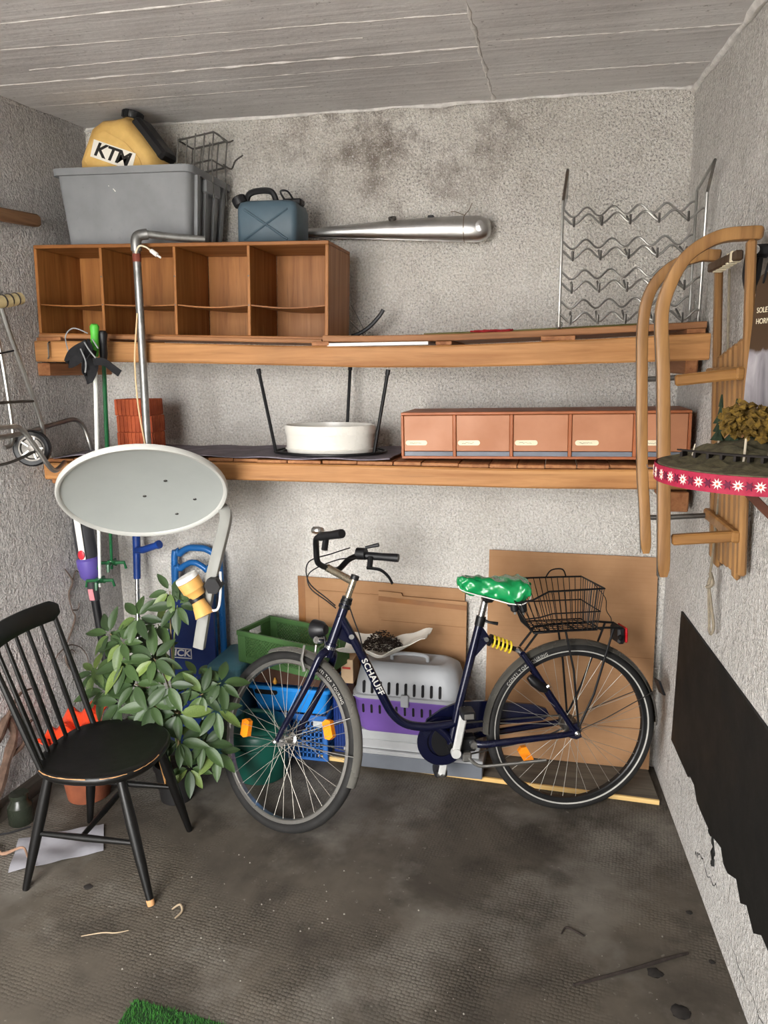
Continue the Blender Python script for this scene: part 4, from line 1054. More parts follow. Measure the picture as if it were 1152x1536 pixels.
bush((2.545,-1.375,DZ+.135), .052, 260, 1, 'bush_crown'); bush((2.60,-1.39,DZ+.130), .050, 220, 2, 'bush_crown'); bush((2.625,-1.33,DZ+.115), .045, 160, 3, 'bush_crown')
for x, y in ((2.548,-1.40),(2.60,-1.40)):
    m = di.w(); m.tube([(x-.004,y-.012,DZ+.037),(x,y,DZ+.06),(x+.004,y+.012,DZ+.11)], .0028, 6); m.build('tree_trunk', M_TRUNK, di.o)
m = di.w(); m.tube([(2.445,-1.335,DZ+.04),(2.452,-1.33,DZ+.075)], .0018, 5); m.build('signal_mast', M_TRUNK, di.o)
m = di.w(); m.tube([(2.375,-1.28,DZ+.008),(2.352,-1.285,DZ+.010),(2.348,-1.288,DZ+.018)], .0016, 5); m.build('wire_hook', M_CHROME, di.o)
m = di.w(); xw = wr(-1.38)-.003
m.bar((xw-.006,-1.38,DZ-.16), (xw-.006,-1.38,DZ-.004), .03, .012, (1,0,0), .002); m.bar((xw-.012,-1.38,DZ-.012), (xw-.16,-1.38,DZ-.012), .03, .016, (0,0,1), .002); m.bar((xw-.01,-1.38,DZ-.14), (xw-.13,-1.38,DZ-.02), .02, .012, (0,1,0), .002)
m.build('wall_bracket', mat('red_brown_bracket','5b3323',.6,0,.2), di.o)

# ------------------------------------------------------------------ black spindle-back chair
M_CHAIR = mat('worn_black_lacquer','0d0c0b',.38,0,.3,9,.05,60,spec=.35)
M_BARE = mat('bare_chipped_wood','b98a5c',.7,0,.25,30)
CX = Matrix.Translation((.585,-1.075,0))@Matrix.Rotation(math.radians(4),4,'Z')
ch = Thing('spindle_chair', 'worn black wooden chair with spindle back facing right on the left', 'chair', M=CX)
def seat_out(k, s_=1.0, dz=0):
    a = 2*PI*k/48; c, s2 = math.cos(a), math.sin(a); e = .78
    x = math.copysign(abs(c)**e, c)*.215; y = math.copysign(abs(s2)**e, s2)*.215
    if x < 0: y *= 1+.0*x; x *= .98
    y *= 1+(.10 if x > 0 else -.02)*abs(x)/.215*(-.6)
    return (x*s_, y*s_)
rings = []
for s_, z in ((.0,.412),(.80,.410),(.95,.414),(.99,.424),(1.0,.434),(.985,.444),(.95,.448),(.8,.443),(.5,.437),(.2,.435)):
    rings.append([(*seat_out(k, max(s_,.01)), z) for k in range(48)])
ch.l().loft(rings).build('seat', M_CHAIR, ch.o, 45)
q = random.Random(4); m = ch.l()
for a0, a1 in ((27, 37), (38.5, 42), (43, 47.5)):
    P = []; R_ = []
    k = a0
    while k <= a1:
        x, y = seat_out(k % 48, .993); P.append((x, y, .4425+q.uniform(-.0008,.0008))); R_.append(q.uniform(.0008,.0024)); k += .5
    m.tube(P, R_, 5)
m.build('chipped_edge', M_BARE, ch.o, label='bare wood where the black paint has worn off')
legs = []
for lx, ly, bx, by in ((-.135,-.135,-.225,-.205),(.125,-.135,.245,-.215),(.125,.135,.205,.195),(-.135,.135,-.215,.195)):
    a, b = Vector((lx,ly,.418)), Vector((bx,by,0)); legs.append((a, b))
    m = ch.l(); m.tube([a, a.lerp(b,.35), a.lerp(b,.65), b+V(0,0,.001)], [.0155,.0195,.0175,.0115], 14); lg = m.build('leg', M_CHAIR, ch.o)
    if lx > 0 and ly < 0: m = ch.l(); m.tube([a.lerp(b,.925), a.lerp(b,.96), b], [.008,.0135,.0122], 12); m.build('bare_foot', M_BARE, lg, label='bare chipped leg end')
def on2(i, t): return legs[i][0].lerp(legs[i][1], t)
for i, j in ((0,1),(3,2)):
    m = ch.l(); p, q2 = on2(i,.52), on2(j,.52); m.tube([p, p.lerp(q2,.5), q2], [.0085,.0125,.0085], 12); m.build('side_stretcher', M_CHAIR, ch.o)
m = ch.l(); p, q2 = on2(0,.52).lerp(on2(1,.52),.45), on2(3,.52).lerp(on2(2,.52),.45); m.tube([p, p.lerp(q2,.5), q2], [.0085,.012,.0085], 12); m.build('middle_stretcher', M_CHAIR, ch.o)
tops = []
for i in range(7):
    t = i/6*2-1
    b = Vector((-.192+.05*t*t, t*.168, .435)); e = Vector((-.315+.035*t*t, t*.188, .875)); tops.append(e)
    r = .0115 if abs(t) == 1 else .0085
    m = ch.l(); m.tube([b, b.lerp(e,.35), e], [r*.9, r*1.12, r*.75], 10); m.build('spindle', M_CHAIR, ch.o)
P = curve([(-.315+.035*t*t, t*.188, .885) for t in (-1.12,-.8,-.4,0,.4,.8,1.12)], 5)
m = ch.l(); R_ = [min(1, .45+.55*min(i, len(P)-1-i)/3) for i in range(len(P))]; m.tube(P, R_, 12, flat=(.078,.024,.6), ref=(-.25,0,1)); m.build('top_rail', M_CHAIR, ch.o)

# ------------------------------------------------------------------ umbrella plant
M_LEAF = None
def leafmat():
    N = Nodes('glossy_green_leaf'); oi = N.n('ShaderNodeObjectInfo').outputs['Random']
    col = N.mix(oi, lin('2a3c22'), lin('435a30')); col = N.mix(N.ramp(oi, .86, .97), col, lin('6d8040'))
    col = N.mix(N.ramp(N.noise(30, 3), .4, .7, 0, .35), col, lin('22331f'))
    return N.out(col, .46, 0, None, .4)
M_LEAF = leafmat()
M_STEM = mat('green_stem','5d6b3c',.6,0,.2,20); M_TRK2 = mat('brown_stem','7a6a4c',.8,0,.2,30,.3,200)
M_POTB = mat('black_nursery_pot','1b1a1a',.5,0,.2,10)
PX, PY = .615, -.665
pl_ = Thing('umbrella_plant', 'leafy green umbrella plant in a black pot behind the chair', 'potted plant', (PX, PY, 0))
m = pl_.l(); m.lathe([(.0,0),(.062,0),(.066,.004),(.084,.150),(.090,.152),(.090,.172),(.084,.172),(.080,.15),(.0,.145)], 32); m.build('pot', M_POTB, pl_.o)
m = pl_.l(); m.lathe([(.0,.156),(.081,.152),(.081,.146),(.0,.146)], 20); m.build('soil', mat('dark_soil','2a211b',.95,0,.4,40,.6,150), pl_.o)
leafm = MB()
def leaf_pt(u, v):
    w = .19*math.sin(PI*min(1,u)**.85)**.8*(1 if u < .98 else .2)
    return (u, (v*2-1)*w, .10*abs(v*2-1)*w*3-.16*u*u)
leafm.sheet(leaf_pt, 7, 4, .006)
LEAF = leafm.mesh('leaf', M_LEAF, 60)
# crowns given as (x, y, z) offsets from the pot, heading of the crown, size
crowns = [(.02,.02,.90,-.1,.085),(.06,.0,.85,.5,.10),(-.10,-.03,.80,.2,.105),(-.22,-.05,.73,-.3,.10),(-.055,.04,.75,.0,.105),
          (-.13,-.10,.63,-.2,.115),(.0,-.10,.66,.2,.115),(.245,-.03,.55,.6,.10),(.245,-.08,.46,.7,.10),(-.20,-.14,.53,-.6,.115),
          (-.115,-.17,.50,-.4,.12),(.015,-.17,.50,.1,.115),(.12,-.16,.47,.4,.11),(.02,-.18,.40,.0,.105),(.125,-.17,.36,.3,.10),(.20,-.12,.33,.5,.10),
          (.235,-.08,.28,.4,.095),(.15,-.15,.24,.2,.09),(-.12,.06,.60,-.2,.11),(-.18,.0,.62,-.5,.10),(.10,.05,.53,.3,.09),(-.06,-.15,.57,-.1,.105),(-.27,-.10,.58,-.7,.095),(.07,-.13,.57,.2,.11),(.19,-.08,.52,.5,.10),(-.15,-.08,.71,-.3,.10)]
rnd = random.Random(14)
forks = [Vector((-.03,.01,.16)), Vector((.02,.02,.16)), Vector((.035,-.02,.16))]
for i, (x, y, z, hd, sz) in enumerate(crowns):
    c = Vector((x, y, z)); b = forks[0] if x < -.06 else (forks[2] if x > .09 else forks[1])
    mid = b.lerp(c, .55)+Vector((-.35*x, -.3*y, .06)); mid.z = min(mid.z, z-.01)
    m = pl_.l(); P = curve([b, mid, c], 5); m.tube(P, [.006-.004*k/(len(P)-1) for k in range(len(P))], 6); m.build('stem', M_STEM if i % 3 else M_TRK2, pl_.o)
    # the crown tilts outwards from the plant and towards the light
    nrm = Vector((x*1.6+.15, y*1.4-.75, .75+rnd.uniform(-.15,.2))).normalized()
    ax = nrm.orthogonal().normalized(); ay = nrm.cross(ax); nl = rnd.choice((7, 7, 8, 8))
    for k in range(nl):
        a = 2*PI*k/nl+rnd.uniform(-.2,.2); d = ax*math.cos(a)+ay*math.sin(a)
        el = rnd.uniform(-.15,.35); d = (d*math.cos(el)+nrm*math.sin(el)).normalized(); d.z -= .18; d.normalize()
        s_ = sz*rnd.uniform(.8,1.15); up = (nrm+Vector((rnd.uniform(-.3,.3), rnd.uniform(-.3,.3), .1))).normalized()
        yv = up.cross(d).normalized(); zv = d.cross(yv)
        o = bpy.data.objects.new('leaf', LEAF); COL.objects.link(o); o.parent = pl_.o
        o.matrix_local = Matrix(((d.x*s_,yv.x*s_,zv.x*s_,c.x+d.x*.012),(d.y*s_,yv.y*s_,zv.y*s_,c.y+d.y*.012),(d.z*s_,yv.z*s_,zv.z*s_,c.z+d.z*.012),(0,0,0,1)))
m = pl_.l(); m.tube([(-.02,-.10,.10),(-.025,-.098,.22),(-.03,-.096,.28)], [.004,.02,.018], 7, flat=(1,1,.8)) if False else m.prism([(-.012,0),(.006,-.10),(.02,0),(.024,.12),(-.016,.13)], -.006, .006, frame((.0,-.092,.21),(1,.1,0),(0,0,1))); m.build('bark_piece', wood('bark_wood','b98850','7a5026','Z',.7,.3), pl_.o)

# ------------------------------------------------------------------ pots and oddments under and behind the chair
M_TERRA = mat('terracotta','7a4128',.8,0,.25,10,.15,90)
tp = Thing('terracotta_pot', 'brown terracotta flower pot on the floor under the chair', 'flower pot', (.235,-.72,0))
m = tp.l(); m.lathe([(.0,0),(.08,0),(.086,.004),(.112,.20),(.122,.202),(.124,.245),(.116,.247),(.104,.20),(.0,.19)], 36); m.build('pot_body', M_TERRA, tp.o)
m = tp.l(); m.lathe([(.0,-.0),(.0,.0)], 8) if False else m.lathe([(.0,.208),(.104,.204),(.104,.195),(.0,.195)], 24); m.build('soil', mat('dry_soil','3a2c22',.95,0,.4,40,.6,150), tp.o)
q = random.Random(8)
def bag(u, v):
    x = .06+u*.29; y = -.82+v*.20
    return (x, y, .265+.13*u*(.6+.4*v)+.018*math.sin(u*17+v*5)+.014*math.sin(v*13+u*9)+.05*v-.03*(1-u))
bz = MB(); bz.sheet(bag, 22, 14, .004)
for p in bz.v: p.z = max(p.z, .255)
solo(bz, 'orange_bag', mat('orange_red_plastic','e2431e',.35,0,.2,9), 'crumpled orange-red plastic bag lying behind the chair back', 'bag', ang=25)
m = MB(); m.lathe([(.0,0),(.045,0),(.048,.006),(.048,.075),(.035,.092),(.032,.105),(.036,.108),(.036,.125),(.0,.125)], 20, Matrix.Translation((.085,-.95,0)))
solo(m, 'glass_jar', mat('dark_green_glass','23271f',.25,0,.2,8), 'dark greenish jar on the floor by the left skirting', 'jar')
def pap(u, v):
    A, B, C_, D_ = Vector((.255,-1.235,0)), Vector((.522,-1.055,0)), Vector((.425,-.905,0)), Vector((.160,-1.06,0))
    p = A.lerp(B, u).lerp(D_.lerp(C_, u), v)
    return (p.x, p.y, .004+.004*math.sin(u*8+v*5)**2+.003*math.sin(v*9))
solo(MB().sheet(pap, 18, 12, .001), 'paper_sheet', mat('pale_grey_paper','98979d',.75,0,.08,9), 'pale grey paper sheet lying on the floor under the chair', 'paper')
M_ROOT = mat('dry_brown_root','5a463a',.9,0,.35,25,.5,120)
m = MB(); r_ = Thing('dry_root', 'thick twisted dry root leaning on the left wall behind the chair', 'root', (.03,-.95,.0))
P = [lw(-1.02,.03,.02), lw(-.98,.05,.14), lw(-.90,.04,.24), lw(-.84,.03,.32), lw(-.87,.03,.40), lw(-.93,.035,.33), lw(-.97,.04,.36)]
m = r_.w(); c = curve(P, 6); m.tube(c, [.024-.012*i/len(c)+.003*math.sin(i) for i in range(len(c))], 8); m.build('root_trunk', M_ROOT, r_.o)
for P in ([lw(-.90,.04,.24), lw(-.82,.05,.26), lw(-.76,.04,.33), lw(-.70,.03,.30)], [lw(-.93,.035,.33), lw(-.88,.05,.42), lw(-.80,.04,.47), lw(-.72,.03,.46)], [lw(-.98,.05,.14), lw(-1.05,.05,.18), lw(-1.12,.04,.13)]):
    m = r_.w(); c = curve(P, 5); m.tube(c, [.011-.008*i/len(c) for i in range(len(c))], 7); m.build('root_branch', M_ROOT, r_.o)
m = MB(); vn = Thing('dried_vine', 'thin dried climbing vine clinging to the left wall above the chair', 'vine', (.0,-.42,.4))
main = [lw(-.42,.008,.90), lw(-.38,.012,.83), lw(-.41,.01,.78), lw(-.40,.012,.70), lw(-.385,.012,.66), lw(-.42,.01,.60), lw(-.46,.012,.55), lw(-.47,.01,.48), lw(-.44,.012,.42)]
M_VINE = mat('dry_vine','5f5148',.95,0,.3,30)
m = vn.w(); c = curve(main, 5); m.tube(c, [.002+.0028*abs(math.sin(i*.21)) for i in range(len(c))], 6); m.build('vine_stem', M_VINE, vn.o)
for P in ([lw(-.46,.012,.55), lw(-.42,.012,.54), lw(-.36,.012,.50), lw(-.32,.01,.43), lw(-.34,.01,.36), lw(-.31,.01,.32)], [lw(-.46,.012,.55), lw(-.52,.01,.53), lw(-.55,.01,.50)], [lw(-.40,.012,.70), lw(-.36,.012,.69), lw(-.35,.012,.72)], [lw(-.47,.01,.48), lw(-.43,.01,.52), lw(-.40,.01,.49)], [lw(-.38,.012,.83), lw(-.35,.01,.87), lw(-.33,.01,.86)]):
    m = vn.w(); c = curve(P, 5); m.tube(c, [.0035-.002*i/len(c) for i in range(len(c))], 5); m.build('vine_twig', M_VINE, vn.o)
m = MB(); m.tube(curve([(.04,-1.16,.012),(.11,-1.13,.02),(.17,-1.16,.014),(.235,-1.13,.03),(.29,-1.17,.018),(.34,-1.20,.016)],5), [.009,.010,.008,.007,.0075,.008,.010,.008,.007,.006,.006,.007,.006,.005,.005,.004,.004,.004,.004,.003,.003,.003,.003,.003,.003,.002], 7)
solo(m, 'dead_twig', mat('pinkish_dry_twig','8a6c58',.9,0,.3,25), 'dry forked twig lying across the grey paper sheet', 'twig')
m = MB(); m.tube(curve([lw(-1.25,.06,.06),(.03,-1.15,.008),(.06,-1.06,.006),(.10,-1.03,.006),(.15,-.98,.006)],6), .0035, 6)
solo(m, 'black_cable', M_BLACKP, 'thin black cable on the floor along the left skirting', 'cable')

# ------------------------------------------------------------------ artificial turf mat and floor litter
q = random.Random(17)
tm = Thing('turf_mat', 'green artificial grass mat at the bottom edge of the view', 'mat', (1.25,-1.75,0))
A = Vector((1.0,-1.632,0)); e1 = Vector((.42,-.02,0)).normalized(); e2 = Vector((-.02,-1,0)).normalized()
def tmw(a, b): return A+e1*a+e2*b
P = [tmw(0,0), tmw(.62,.02), tmw(.62,.5), tmw(0,.5)]
m = tm.w(); m.hexa([tuple(p) for p in P]+[(p.x,p.y,.004) for p in P]); m.build('backing', mat('turf_backing','1f3d1c',.95,0,.2), tm.o)
m = tm.w()
for i in range(16000):
    a, b = q.uniform(0,.62), q.uniform(0,.5)**1; b = b*1.0
    p = tmw(a, b+.02*a/.62*(1 if b < .05 else 0)); h = q.uniform(.008,.015); t = Vector((q.uniform(-.006,.006), q.uniform(-.006,.006), h)); s_ = Vector((q.uniform(-1,1), q.uniform(-1,1), 0)).normalized()*.0011
    base = Vector((p.x,p.y,.0038)); m.add([base-s_, base+s_, base+t], [(0,1,2)])
o = m.build('pile', mat('turf_green','2f6b22',.8,0,.3,30), tm.o, 180); o['kind'] = 'stuff'
def debris(pts, r, name, mt, lab, cat, k=4): 
    m = MB(); c = curve(pts, k); m.tube(c, [r*(.6+.4*math.sin(PI*(i+.5)/len(c))) for i in range(len(c))], 6); solo(m, name, mt, lab, cat)
M_DRK = mat('dark_twig','2e2622',.9,0,.3,30)
debris([(2.223,-1.318,.006),(2.38,-1.232,.007),(2.50,-1.16,.007),(2.567,-1.121,.006)], .0055, 'metal_rod', M_DRK, 'thin dark rod lying on the floor at lower right', 'rod')
M_STONE = mat('dark_clod','26221f',.95,0,.3,40)
def clod(x, y, r, lab, seed, flat=.35):
    q = random.Random(seed); m = MB(); rings = []
    for s_, z in ((.02,0),(1,0),(1.05,.35),(.7,.8),(.02,1)):
        rings.append([(x+r*s_*math.cos(k*PI/5)*q.uniform(.7,1.2), y+r*s_*math.sin(k*PI/5)*q.uniform(.6,1.1), r*flat*z) for k in range(10)])
    m.loft(rings); solo(m, 'dirt_clod', M_STONE, lab, 'dirt clod')
clod(2.459,-1.217,.022,'angular dark chip on the floor just below the dark rod',1,.2)
clod(2.511,-1.344,.026,'largest round dark clod on the floor near the bottom right corner',2,.3)
clod(2.632,-1.136,.009,'small dark clod on the floor by the right wall base',3)
clod(.58,-1.235,.016,'flat dark leaf scrap on the floor between the chair legs',5,.2)
clod(2.60,-.93,.010,'small dark clod beside the cracked right wall plinth',6)
debris([(.925,-1.28,.004),(.945,-1.262,.012),(.965,-1.285,.008),(.955,-1.315,.004)], .004, 'leaf_curl', mat('dry_leaf','9b8a72',.9,0,.2,30), 'pale curled dry leaf on the floor right of the chair', 'leaf')
debris([(.70,-1.45,.003),(.76,-1.425,.006),(.80,-1.415,.004),(.835,-1.395,.003)], .0022, 'straw', bpy.data.materials['dry_leaf'], 'thin pale straw on the floor in front of the chair', 'straw')
debris([(2.19,-1.12,.004),(2.205,-1.09,.005),(2.235,-1.10,.004),(2.26,-1.115,.004)], .0035, 'floor_twig', M_DRK, 'small dark hooked twig on the floor below the rear wheel', 'twig')
rnd = random.Random(40)
gm = MB()
for i in range(80):
    x = rnd.uniform(.85, 2.62); y = rnd.uniform(-1.6, -.95); r = rnd.choice((.0015,.002,.003,.0035)); h = r*1.2
    gm.add([(x+r,y,0),(x,y+r,0),(x-r,y,0),(x,y-r,0),(x,y,h)], [(0,1,4),(1,2,4),(2,3,4),(3,0,4),(3,2,1,0)])
o = solo(gm, 'floor_grit', mat('pale_grit','8f8a80',.9,0,.4,200), 'scattered pale grit and crumbs over the concrete floor', 'grit'); o['kind'] = 'stuff'

# ------------------------------------------------------------------ plywood base board and cardboard sheets
pb = Thing('floor_board', 'flat plywood board with pale front edge lying along the back wall', 'board', (1.86,-.16,0))
m = pb.w(); m.hexa([(1.10,-.232,0),(2.582,-.298,0),(2.560,-.012,0),(1.10,-.012,0),(1.10,-.232,.018),(2.582,-.298,.018),(2.560,-.012,.018),(1.10,-.012,.018)]); m.build('panel', wood('dusty_plywood','6e675c','524c44','X',.8,.3), pb.o)
m = pb.w(); m.hexa([(1.10,-.242,0),(2.583,-.308,0),(2.582,-.2985,0),(1.10,-.2325,0),(1.10,-.242,.019),(2.583,-.308,.019),(2.582,-.2985,.019),(1.10,-.2325,.019)]); m.build('edge_strip', wood('pale_pine','e8c98a','cfa765','X',.6,.1), pb.o)
def cardboard():
    N = Nodes('corrugated_cardboard')
    n1 = N.noise(5, 5, .6); fl = N.noise(1, 2, .5, N.map((2, 2, 160)))
    col = N.mix(N.ramp(n1, .3, .7), lin('a8825f'), lin('957050')); col = N.mix(N.ramp(fl, .5, .8, 0, .25), col, lin('82613f'))
    return N.out(col, .85, 0, N.bump(fl, .12, .002), .2)
M_CB = cardboard(); M_CBD = mat('brown_packing_tape','8a5c33',.35,0,.15,12)
M_FOLD = mat('cardboard_crease','7d5737',.9,0,.15)
def card_sheet(name, lab, P, yb, yt, th, extra=()):
    """P: outline (x,z); the sheet leans from y=yb at the foot to yt at the top"""
    z0 = min(z for _, z in P); z1 = max(z for _, z in P)
    t = Thing(name, lab, 'cardboard', ((P[0][0]+P[2][0])/2, yb, z0))
    def yy(z): return yb+(yt-yb)*(z-z0)/(z1-z0)
    m = t.w(); n = len(P)
    m.add([(x, yy(z), z) for x, z in P]+[(x, yy(z)-th, z) for x, z in P], [list(range(n)), list(range(n,2*n))[::-1]]+[(i,(i+1)%n,n+(i+1)%n,n+i) for i in range(n)])
    m.build('sheet', M_CB, t.o)
    for nm, (xa, za), (xb, zb_), w, mt in extra:
        m = t.w(); m.bar((xa, yy(za)-th-.0006, za), (xb, yy(zb_)-th-.0006, zb_), .0014, w, (0,0,1) if abs(xa-xb) > .01 else (1,0,0)); m.build(nm, mt, t.o)
    return t
card_sheet('cardboard_sheet', 'large plain brown cardboard sheet standing behind the rear wheel', [(1.845,.0195),(2.568,.0195),(2.562,.968),(1.852,.972)], -.06, -.012, .006,
    [('crease',(1.86,.52),(1.98,.515),.0018,M_FOLD),('crease',(2.0,.535),(2.56,.525),.0012,M_FOLD),('crease',(1.86,.20),(2.56,.205),.002,M_FOLD)])
card_sheet('cardboard_sheet', 'wide brown cardboard sheet with taped left edge behind the handlebars', [(.952,.0195),(1.742,.0195),(1.745,.782),(.948,.803)], -.018, -.006, .006,
    [('tape',(.968,.05),(.966,.80),.035,M_CBD),('crease',(1.05,.74),(1.30,.733),.002,M_FOLD),('crease',(1.05,.30),(1.05,.74),.0015,M_FOLD),('crease',(1.30,.735),(1.735,.722),.0022,M_FOLD)])
card_sheet('cardboard_sheet', 'smaller folded brown cardboard piece leaning in front, behind the pet carrier', [(1.345,.0195),(1.752,.0195),(1.756,.728),(1.46,.738),(1.455,.752),(1.347,.757)], -.060, -.020, .010,
    [('tape',(1.347,.722),(1.755,.700),.022,M_CBD),('crease',(1.36,.62),(1.75,.61),.0015,M_FOLD)])

# ------------------------------------------------------------------ flat grey boxes under the pet carrier
M_PAN = mat('grey_painted_metal','62666d',.5,0,.1,6); M_SILV = mat('silver_edge','b2b3b4',.35,.4,.1,8)
bx1 = Thing('flat_box', 'flat grey box with silver lid edge lying on the floor board', 'box', (1.55,-.18,.019))
bx1.w().box((1.245,-.300,.020),(1.86,-.085,.088),.003).build('body', M_PAN, bx1.o)
bx1.w().box((1.242,-.303,.0885),(1.863,-.082,.106),.003).build('lid', M_SILV, bx1.o)
bx2 = Thing('flat_box', 'pale silver flat box right below the purple pet carrier', 'box', (1.55,-.18,.107))
bx2.w().box((1.262,-.286,.107),(1.845,-.085,.150),.003).build('body', M_SILV, bx2.o)
bx2.w().box((1.259,-.289,.1512),(1.848,-.082,.196),.003).build('lid', mat('pale_grey_card','9c9e9e',.6,0,.1,5), bx2.o)

# ------------------------------------------------------------------ pet carrier
M_PG = mat('grey_carrier_plastic','939598',.5,0,.08,5); M_PP = mat('purple_carrier_plastic','6d4f98',.45,0,.08,5); M_HOLE = mat('dark_opening','121114',.9,0,.1)
pk = Thing('pet_carrier', 'pet carrier with grey slotted top and purple bottom behind the bike frame', 'pet carrier', (1.53,-.195,.197))
PXc, PYc = 1.53, -.20
def pr_(hx, hy, r, z): return [(PXc+x, PYc+y, z) for x, y, _ in rrect(hx, hy, r, 0, 5)]
pk.w().loft([pr_(.205,.098,.04,.1975), pr_(.222,.108,.05,.215), pr_(.236,.120,.05,.345), pr_(.240,.124,.05,.350), pr_(.240,.124,.05,.362)]).build('bottom_tray', M_PP, pk.o, 40)
top_ = pk.w().loft([pr_(.243,.127,.05,.3625), pr_(.243,.127,.05,.376), pr_(.234,.118,.05,.380), pr_(.226,.110,.06,.44), pr_(.215,.100,.07,.486), pr_(.190,.080,.07,.505), pr_(.165,.062,.055,.510), pr_(.155,.055,.05,.505)]).build('top_shell', M_PG, pk.o, 40)
for i in range(10):
    x = PXc-.185+i*.037
    m = pk.w(); X = frame((x, PYc-.1175, .412),(1,0,0),(0,.10,1)); m.loft([[(a, b, z) for a, b, _ in rrect(.0052,.027,.005,0,3)] for z in (-.006,.0035)], X=X); m.build('air_slot', M_HOLE, top_)
    m = pk.w(); X = frame((x-.004, PYc-.1155, .312),(1,0,0),(0,-.10,1)); m.loft([[(a, b, z) for a, b, _ in rrect(.005,.021,.0048,0,3)] for z in (-.006,.0035)], X=X); m.build('air_slot', M_HOLE, pk.o)
pk.w().box((PXc-.02,PYc-.136,.338),(PXc+.015,PYc-.122,.392),.003).build('latch', M_PG, pk.o)
m = pk.w(); m.tube(curve([(PXc-.08,PYc-.02,.51),(PXc-.07,PYc-.025,.535),(PXc,PYc-.025,.54),(PXc+.07,PYc-.025,.535),(PXc+.08,PYc-.02,.51)],5), .009, 8); m.build('handle', M_PG, pk.o)
m = pk.w(); m.box((PXc-.235,PYc-.118,.3635),(PXc-.2,PYc+.10,.37),.001); m.build('seam_strip', M_PG, pk.o)

# ------------------------------------------------------------------ paper bag with pine cones on the carrier
M_WP = mat('white_paper_bag','d8d3c9',.75,0,.1,12)
bgx = Thing('paper_bag', 'torn open white paper bag of dark cones on top of the pet carrier', 'bag', (1.47,-.24,.545))
def side(x0, x1, zf):
    def f(u, v):
        x = x0+(x1-x0)*u; y = -.36+.02*math.sin(u*9)+v*.20
        z = .545+.045*(2*v-1)**2+zf*max(0, u-.55)*1.6*(1-abs(v-.4))+.005*math.sin(u*21+v*7)
        return (x, y, z)
    return f
bgx.w().sheet(side(1.235,1.62,.16), 26, 14, .002).build('paper', M_WP, bgx.o, 25)
q = random.Random(2); m = MB()
for i in range(900):
    a = q.uniform(0, 2*PI); r = math.sqrt(q.random()); x = 1.415+.095*r*math.cos(a); y = -.245+.062*r*math.sin(a)
    z = .556+.010+q.random()*.075*(1-r*r)+.006; s_ = q.uniform(.006,.013)
    X = Matrix.Translation((x,y,z))@Matrix.Rotation(q.uniform(0,6),4,'Z')@Matrix.Rotation(q.uniform(-1.2,1.2),4,'X')
    m.add([(-s_*.5,0,0),(0,-s_*.4,.002),(s_*.7,0,0),(0,s_*.4,.002),(0,0,-.002)], [(0,1,2,3),(0,4,1),(1,4,2),(2,4,3),(3,4,0)], X)
o = solo(m, 'dry_husks', mat('dark_dry_husk','2b1f18',.9,0,.4,60), 'heap of dark brown dry husks in the torn white paper bag', 'husks', ang=15); o['kind'] = 'stuff'

# ------------------------------------------------------------------ crates, boxes and bucket on the left
M_GC = mat('green_crate_plastic','3e5f33',.5,0,.12,6); M_BC = mat('bright_blue_crate','1f86d8',.42,0,.08,6); M_BC2 = mat('mid_blue_crate','2a62a8',.45,0,.12,6); M_TEAL = mat('teal_box_plastic','456f7c',.45,0,.12,6); M_BKT = mat('dark_green_bucket','10463b',.38,0,.12,6)
tb_ = Thing('teal_box', 'teal plastic lidded box under the left end of the green crate', 'box', (.685,-.16,0))
tb_.w().loft([[(.690+x,-.185+y,z) for x, y, _ in rrect(hx,hy,.025,0)] for hx, hy, z in ((.070,.12,.0),(.076,.13,.02),(.080,.138,.43))]).build('body', M_TEAL, tb_.o, 40)
tb_.w().loft([[(.690+x,-.185+y,z) for x, y, _ in rrect(hx,hy,.025,0)] for hx, hy, z in ((.084,.146,.428),(.084,.146,.444),(.078,.136,.452))]).build('lid', M_TEAL, tb_.o, 40)
def lattice(t, name, mt, A, ex, ez, L, Hh, th, cells, diag):
    """an open lattice of bars filling L x Hh, in the plane ex, ez at A"""
    A = Vector(A); ex = Vector(ex); ez = Vector(ez); nn = ex.cross(ez); m = t.w()
    def bar2(p, q, w):
        a = A+ex*p[0]+ez*p[1]; b = A+ex*q[0]+ez*q[1]
        if (b-a).length > .002: m.bar(a, b, th, w, ez if abs((b-a).normalized().dot(ez)) < .9 else ex)
    if diag:
        st = L/cells
        for k in range(-int(Hh/st)-1, cells+1):
            for sg in (1, -1):
                x0 = k*st; pts = []
                # clip the diagonal to the rectangle
                xa, xb = (x0, x0+Hh) if sg == 1 else (x0+Hh, x0)
                def zat(x): return (x-xa)*sg
                lo, hi = max(0, min(xa, xb)), min(L, max(xa, xb))
                if hi-lo > .004: bar2((lo, zat(lo)), (hi, zat(hi)), .0055)
    else:
        for k in range(cells[0]+1): bar2((L*k/cells[0], 0), (L*k/cells[0], Hh), .006)
        for k in range(cells[1]+1): bar2((0, Hh*k/cells[1]), (L, Hh*k/cells[1]), .006)
    return m.build(name, mt, t.o)
